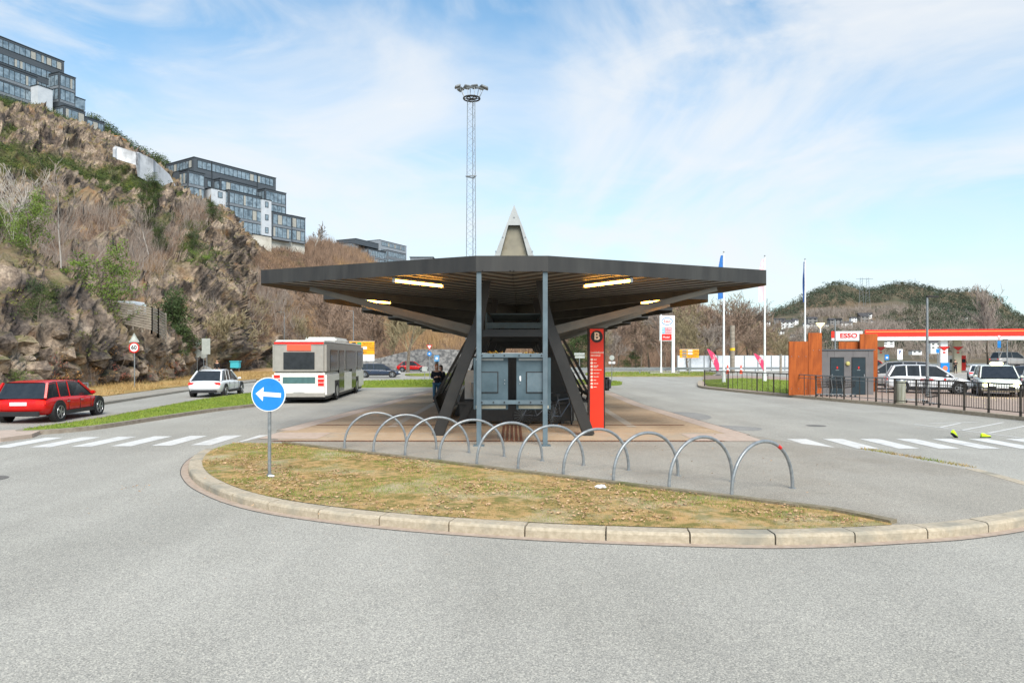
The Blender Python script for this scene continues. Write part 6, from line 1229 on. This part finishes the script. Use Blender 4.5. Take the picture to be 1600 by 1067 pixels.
for sg in (-1, 1):
    for z in (1.28, 1.08, .90): MB().b2(sg*1.02-.14, sg*1.02+.14, -.02, .0, z-.07, z+.07).build('tail_light', mTailL, t)
    for i, y in enumerate((1.0, 3.3, 5.4, 7.3, 9.4)):
        w_ = 1.9 if i % 2 == 0 else 1.5; x0 = sg*(Wb/2-.005); MB().b2(min(x0, x0+sg*.012), max(x0, x0+sg*.012), y, y+w_, 1.50 if not (sg > 0 and i in (1, 3)) else .40, 2.55).build('window' if not (sg > 0 and i in (1, 3)) else 'door', mGlass, t)
    for y in (2.7, 9.2):
        w_ = MB().cyl((sg*(Wb/2-.14), y, .48), .48, .30, 28, 'X').build('tyre', mRubber, t, bevel=.02); MB().cyl((sg*(Wb/2+.014), y, .48), .27, .02, 20, 'X').build('rim', mRim, w_); MB().b2(sg*(Wb/2-.3) if sg > 0 else -Wb/2-.006, Wb/2+.006 if sg > 0 else -(Wb/2-.3), y-.6, y+.6, .25, 1.02).build('wheel_arch', mBlack, t, bevel=.002)
MB().b2(-Wb/2+.1, Wb/2-.1, .3, Lb-.3, .18, .32).build('chassis', mBlack, t)
# bicycle leaning under the roof
def bike(loc, rz, label):
    t = thing('bicycle', label, 'bicycle', loc, rz); mFr = M('bike_frame', C8(84,88,94), rough=.3, metal=.3)
    for x, st in ((-.52, 0), (.52, .5)):
        w = MB().tube([(x+.33*math.cos(a)*math.cos(st), .33*math.cos(a)*math.sin(st), .34+.33*math.sin(a)) for a in np.linspace(0, 6.283, 33)], .019, 6, False).build('wheel', mRubber, t); s_ = MB()
        for a in np.linspace(0, 6.283, 19): s_.tube([(x,0,.34), (x+.31*math.cos(a)*math.cos(st), .31*math.cos(a)*math.sin(st), .34+.31*math.sin(a))], .0025, 3, False)
        s_.build('spokes', mGalv, w)
    f = MB(); BB = (-.08,0,.30); HT = (.36,0,.82); SEAT = (-.22,0,.80); HB = (.40,0,.68)
    for a, b in ((BB, SEAT), (SEAT, HT), (BB, HB), (HB, HT), (BB, (-.52,0,.34)), (SEAT, (-.52,0,.34)), (HB, (.52,0,.34))): f.tube([a, b], .018, 6)
    f.tube([SEAT, (-.25,0,.92)], .014, 6); f.tube([HT, (.34,0,.98)], .014, 6); f.build('frame', mFr, t, smooth=True); MB().tube([(.28,-.28,1.0),(.38,-.12,1.0),(.36,.12,1.0),(.28,.28,1.0)], .014, 6).build('handlebar', mBlack, t); MB().box((-.27,0,.95), (.26,.14,.06)).build('saddle', mBlack, t, bevel=.03); MB().cyl((-.08,.03,.30), .09, .01, 16, 'Y').tube([(-.08,.05,.30),(.02,.06,.16)], .012, 5).build('crank', mBlack, t)
bike((AX(1.45, 20.9), 20.75, ZI), R(52), 'grey bicycle parked between the right post and the right leg')
bike((AX(.75, 21.0), 20.9, ZI), R(20), 'dark bicycle mostly hidden behind the right front post')
# neon shoes of the pedestrian on the crossing
mNeon = M('neon_yellow', C8(190,230,20), C8(204,240,40), rough=.5)
for px, py, rz, lab in ((1540,683.5,R(10),'neon yellow shoe flat on the right crossing'),(1491,684,R(30),'neon yellow shoe tilted on its toe on the right crossing')):
    x, y = G(px, py); t = thing('shoe', lab, 'shoe', (x, y, .012), rz); v = []; pr = [(-.14,.03,.095),(-.11,.04,.12),(-.03,.042,.10),(.05,.05,.065),(.12,.045,.05),(.16,.02,.03)]
    m = MB(); n = 8; vs = [(x_, w_*math.cos(2*math.pi*k/n), h_*.5+h_*.5*math.sin(2*math.pi*k/n)) for x_, w_, h_ in pr for k in range(n)]
    m.add(vs, [(i*n+k, i*n+(k+1) % n, (i+1)*n+(k+1) % n, (i+1)*n+k) for i in range(5) for k in range(n)]+[tuple(range(n-1,-1,-1)), tuple(5*n+k for k in range(n))]); m.build('upper', mNeon, t, smooth=True); MB().prism([(p[0]*1.03, -p[1]*1.05) for p in pr]+[(p[0]*1.03, p[1]*1.05) for p in pr[::-1]], -.012, .012).build('sole', mBlack, t)
    if rz > .45: t.rotation_euler = (0, R(28), rz); t.location.z = .07
# ------------------------------------------------------------------ people
mSkin = M('skin', C8(206,160,134), rough=.6); mHairR = M('hair_ginger', C8(176,96,44), rough=.8); mHairD = M('hair_dark', C8(44,32,26), rough=.8); mNavyC = M('jacket_navy', C8(24,28,40), C8(32,36,50), rough=.8); mBlk = M('jacket_black', C8(22,22,24), C8(32,32,34), rough=.8); mJean = M('jeans', C8(60,96,120), C8(72,110,134), rough=.85); mDkT = M('trousers_dark', C8(34,34,40), rough=.85)
def skinmesh(name, verts, edges, radii, mat, par, root=0, lv=2):
    me = bpy.data.meshes.new(name); me.from_pydata(verts, edges, []); o = bpy.data.objects.new(name, me); COL.objects.link(o)
    sk_ = o.modifiers.new('skin', 'SKIN'); sk_.use_smooth_shade = True
    for i, r in enumerate(radii): me.skin_vertices[0].data[i].radius = (r, r) if isinstance(r, float) else r
    me.skin_vertices[0].data[root].use_root = True; ss = o.modifiers.new('sub', 'SUBSURF'); ss.levels = ss.render_levels = lv
    dg = bpy.context.evaluated_depsgraph_get(); m2 = bpy.data.meshes.new_from_object(o.evaluated_get(dg)); bpy.data.objects.remove(o); m2.materials.clear(); m2.materials.append(mat); m2.name = name
    o2 = bpy.data.objects.new(name, m2); COL.objects.link(o2); o2.parent = par; return o2
def person(loc, rz, label, hgt, jacket, trousers, hair, arms='down', stride=.08, bag=None):
    t = thing('person', label, 'person', loc, rz); k = hgt/1.75; s = stride
    V = [(0,0,.95),(0,0,1.15),(0,.01,1.38),(0,.0,1.50),(0,.03,1.58)]; Rr = [(.15,.11),(.14,.10),(.17,.11),.055,.05]; E = [(0,1),(1,2),(2,3),(3,4)]
    for sg, st_ in ((-1, s), (1, -s)):
        i = len(V); V += [(sg*.09,0,.90),(sg*.10,st_*.5+.02,.50),(sg*.10,st_,.10),(sg*.105,st_+.14,.04)]; Rr += [.095,.062,.045,.042]; E += [(0,i),(i,i+1),(i+1,i+2),(i+2,i+3)]
    ah = {}
    for sg in (-1, 1):
        i = len(V)
        if arms == 'front': A_ = [(sg*.17,0,1.42),(sg*.23,-.02,1.16),(sg*.12,.22,1.18),(sg*.09,.28,1.20)]
        else: A_ = [(sg*.17,0,1.42),(sg*.23,-.03,1.15),(sg*.23,.06,.90),(sg*.22,.09,.83)]
        V += A_; Rr += [.062,.045,.032,.026]; E += [(2,i),(i,i+1),(i+1,i+2),(i+2,i+3)]; ah[sg] = A_[-1]
    sc = lambda P_: [tuple(c*k for c in p) for p in P_]
    b = skinmesh('body', sc(V), E, [r*k if isinstance(r, float) else (r[0]*k, r[1]*k) for r in Rr], mSkin, t)
    hd = MB().blob((0, .03*k, 1.655*k), .105*k, 16, 12, (.78, .95, 1.15)).blob((0,.135*k,1.645*k), .018*k, 8, 6).blob((-.085*k,.03*k,1.65*k), .022*k, 8, 6, (.5,1,1.4)).blob((.085*k,.03*k,1.65*k), .022*k, 8, 6, (.5,1,1.4)); v0 = hd
    vv = hd.v; ff = hd.f; me = b.data; bm = bmesh.new(); bm.from_mesh(me); nv = [bm.verts.new(p) for p in vv]
    for q_ in ff:
        try: bm.faces.new([nv[i] for i in q_]).smooth = True
        except Exception: pass
    bm.to_mesh(me); bm.free()
    for sx in (-1, 1): MB().blob((sx*.032*k, .122*k, 1.665*k), .010*k, 8, 6).build('eye', mBlack, t)
    hands = MB()
    for sg in (-1, 1):
        h0 = Vector(ah[sg])*k; dr = Vector((0, .5, -.85)) if arms != 'front' else Vector((-sg*.4, .8, .1)); dr.normalize(); sd_ = Vector((0, .85, .5)).normalized() if arms != 'front' else Vector((0, 0, 1))
        hands.blob(h0+dr*.03*k, .036*k, 8, 6)
        for j in range(4): a = h0+dr*.05*k+sd_*(j-1.5)*.018*k; ln = (.062,.075,.07,.055)[j]*k; hands.tube([a, a+dr*ln*.6, a+dr*ln+Vector((-sg*.012,0,0))], [.009*k,.008*k,.006*k], 6)
        hands.tube([h0+dr*.01*k+sd_*.03*k, h0+dr*.04*k+sd_*.06*k], [.010*k,.007*k], 6)
    hn = hands.v; bm = bmesh.new(); bm.from_mesh(me); nv = [bm.verts.new(p) for p in hn]
    for q_ in hands.f:
        try: bm.faces.new([nv[i] for i in q_])
        except Exception: pass
    bm.to_mesh(me); bm.free()
    jv = [0,1,2]; J = [(0,0,.86),(0,0,1.12),(0,.01,1.40),(0,.01,1.49)]; jr = [(.175,.135),(.165,.125),(.19,.13),(.075,.075)]; je = [(0,1),(1,2),(2,3)]
    for sg in (-1, 1):
        i = len(J); A_ = [(sg*.18,0,1.42)]+([(sg*.235,-.02,1.16),(sg*.13,.20,1.18)] if arms == 'front' else [(sg*.235,-.03,1.15),(sg*.235,.055,.92)]); J += A_; jr += [.075,.058,.045]; je += [(2,i),(i,i+1),(i+1,i+2)]
    skinmesh('jacket', sc(J), je, [r*k if isinstance(r, float) else (r[0]*k, r[1]*k) for r in jr], jacket, t, 1)
    T = [(0,0,.93)]; tr_ = [(.158,.125)]; te = []
    for sg, st_ in ((-1, s), (1, -s)): i = len(T); T += [(sg*.09,0,.86),(sg*.10,st_*.5+.02,.50),(sg*.10,st_,.12)]; tr_ += [.108,.078,.060]; te += [(0,i),(i,i+1),(i+1,i+2)]
    skinmesh('trousers', sc(T), te, [r*k if isinstance(r, float) else (r[0]*k, r[1]*k) for r in tr_], trousers, t)
    for sg, st_ in ((-1, s), (1, -s)): MB().box(Vector((sg*.103, st_+.06, .05))*k, (.10*k, .27*k, .10*k)).build('shoe', mBlack, t, bevel=.03)
    MB().blob((0, .005*k, 1.69*k), .112*k, 16, 12, (.84, .98, 1.02)).blob((0,-.05*k,1.60*k), .085*k, 12, 8, (.9,.7,1.1)).build('hair', hair, t, smooth=True)
    if bag: 
        B_ = thing('backpack', bag, 'backpack', (0,0,0)); B_.location = Vector(loc)+Matrix.Rotation(rz, 3, 'Z') @ Vector((0, -.24*k, 1.0*k)); B_.rotation_euler.z = rz
        q_ = MB().b2(-.17, .17, -.12, .10, 0, .48).build('sack', M('backpack_grey', C8(54,54,58), C8(78,78,82), scale=6, rough=.7), B_, bevel=.07, seg=3); MB().b2(-.12, .12, -.155, -.115, .06, .26).build('pocket', mBlack, B_, bevel=.02); MB().tube([(-.05,.02,.47),(0,.0,.53),(.05,.02,.47)], .012, 6).build('grab_loop', mBlack, B_)
    return t
person((*G(682,629,ZI), ZI), R(200), 'person with ginger hair in a dark navy jacket and blue jeans left of the shelter', 1.72, mNavyC, mJean, mHairR, 'front')
person((*G(689,627,ZI), ZI), R(150), 'person with dark hair in a black jacket close beside the slanted screen', 1.66, mBlk, mDkT, mHairD, 'front')
x, y = G(928, 641, ZI); person((x, y, ZI), R(95), 'person in black standing behind the red pillar sign', 1.72, mBlk, mDkT, mHairR, 'down', .06)
B_ = thing('backpack', 'black and grey backpack showing right of the red pillar sign', 'backpack', (x+.50, y-.1, ZI+.78), R(-60)); MB().b2(-.19, .19, -.14, .12, 0, .52).build('sack', M('backpack_grey', C8(50,50,54), C8(84,84,88), scale=6, rough=.6), B_, bevel=.09, seg=3); MB().b2(-.13, .13, -.18, -.135, .06, .28).build('pocket', mBlack, B_, bevel=.02); MB().tube([(-.1,.12,.45),(-.15,.2,.3),(-.1,.13,.05)], .014, 6).build('strap', mBlack, B_)
x, y = G(339, 592.5); person((x, y, .1), R(180), 'person in dark clothes standing on the verge beyond the white moving car', 1.75, mBlk, mDkT, mHairD, 'down', .1)
x, y = (1493-CX)/F*88, 88; person((x, y, 0), R(170), 'person in black standing at the fuel pumps', 1.75, mBlk, mDkT, mHairD, 'front', .06)
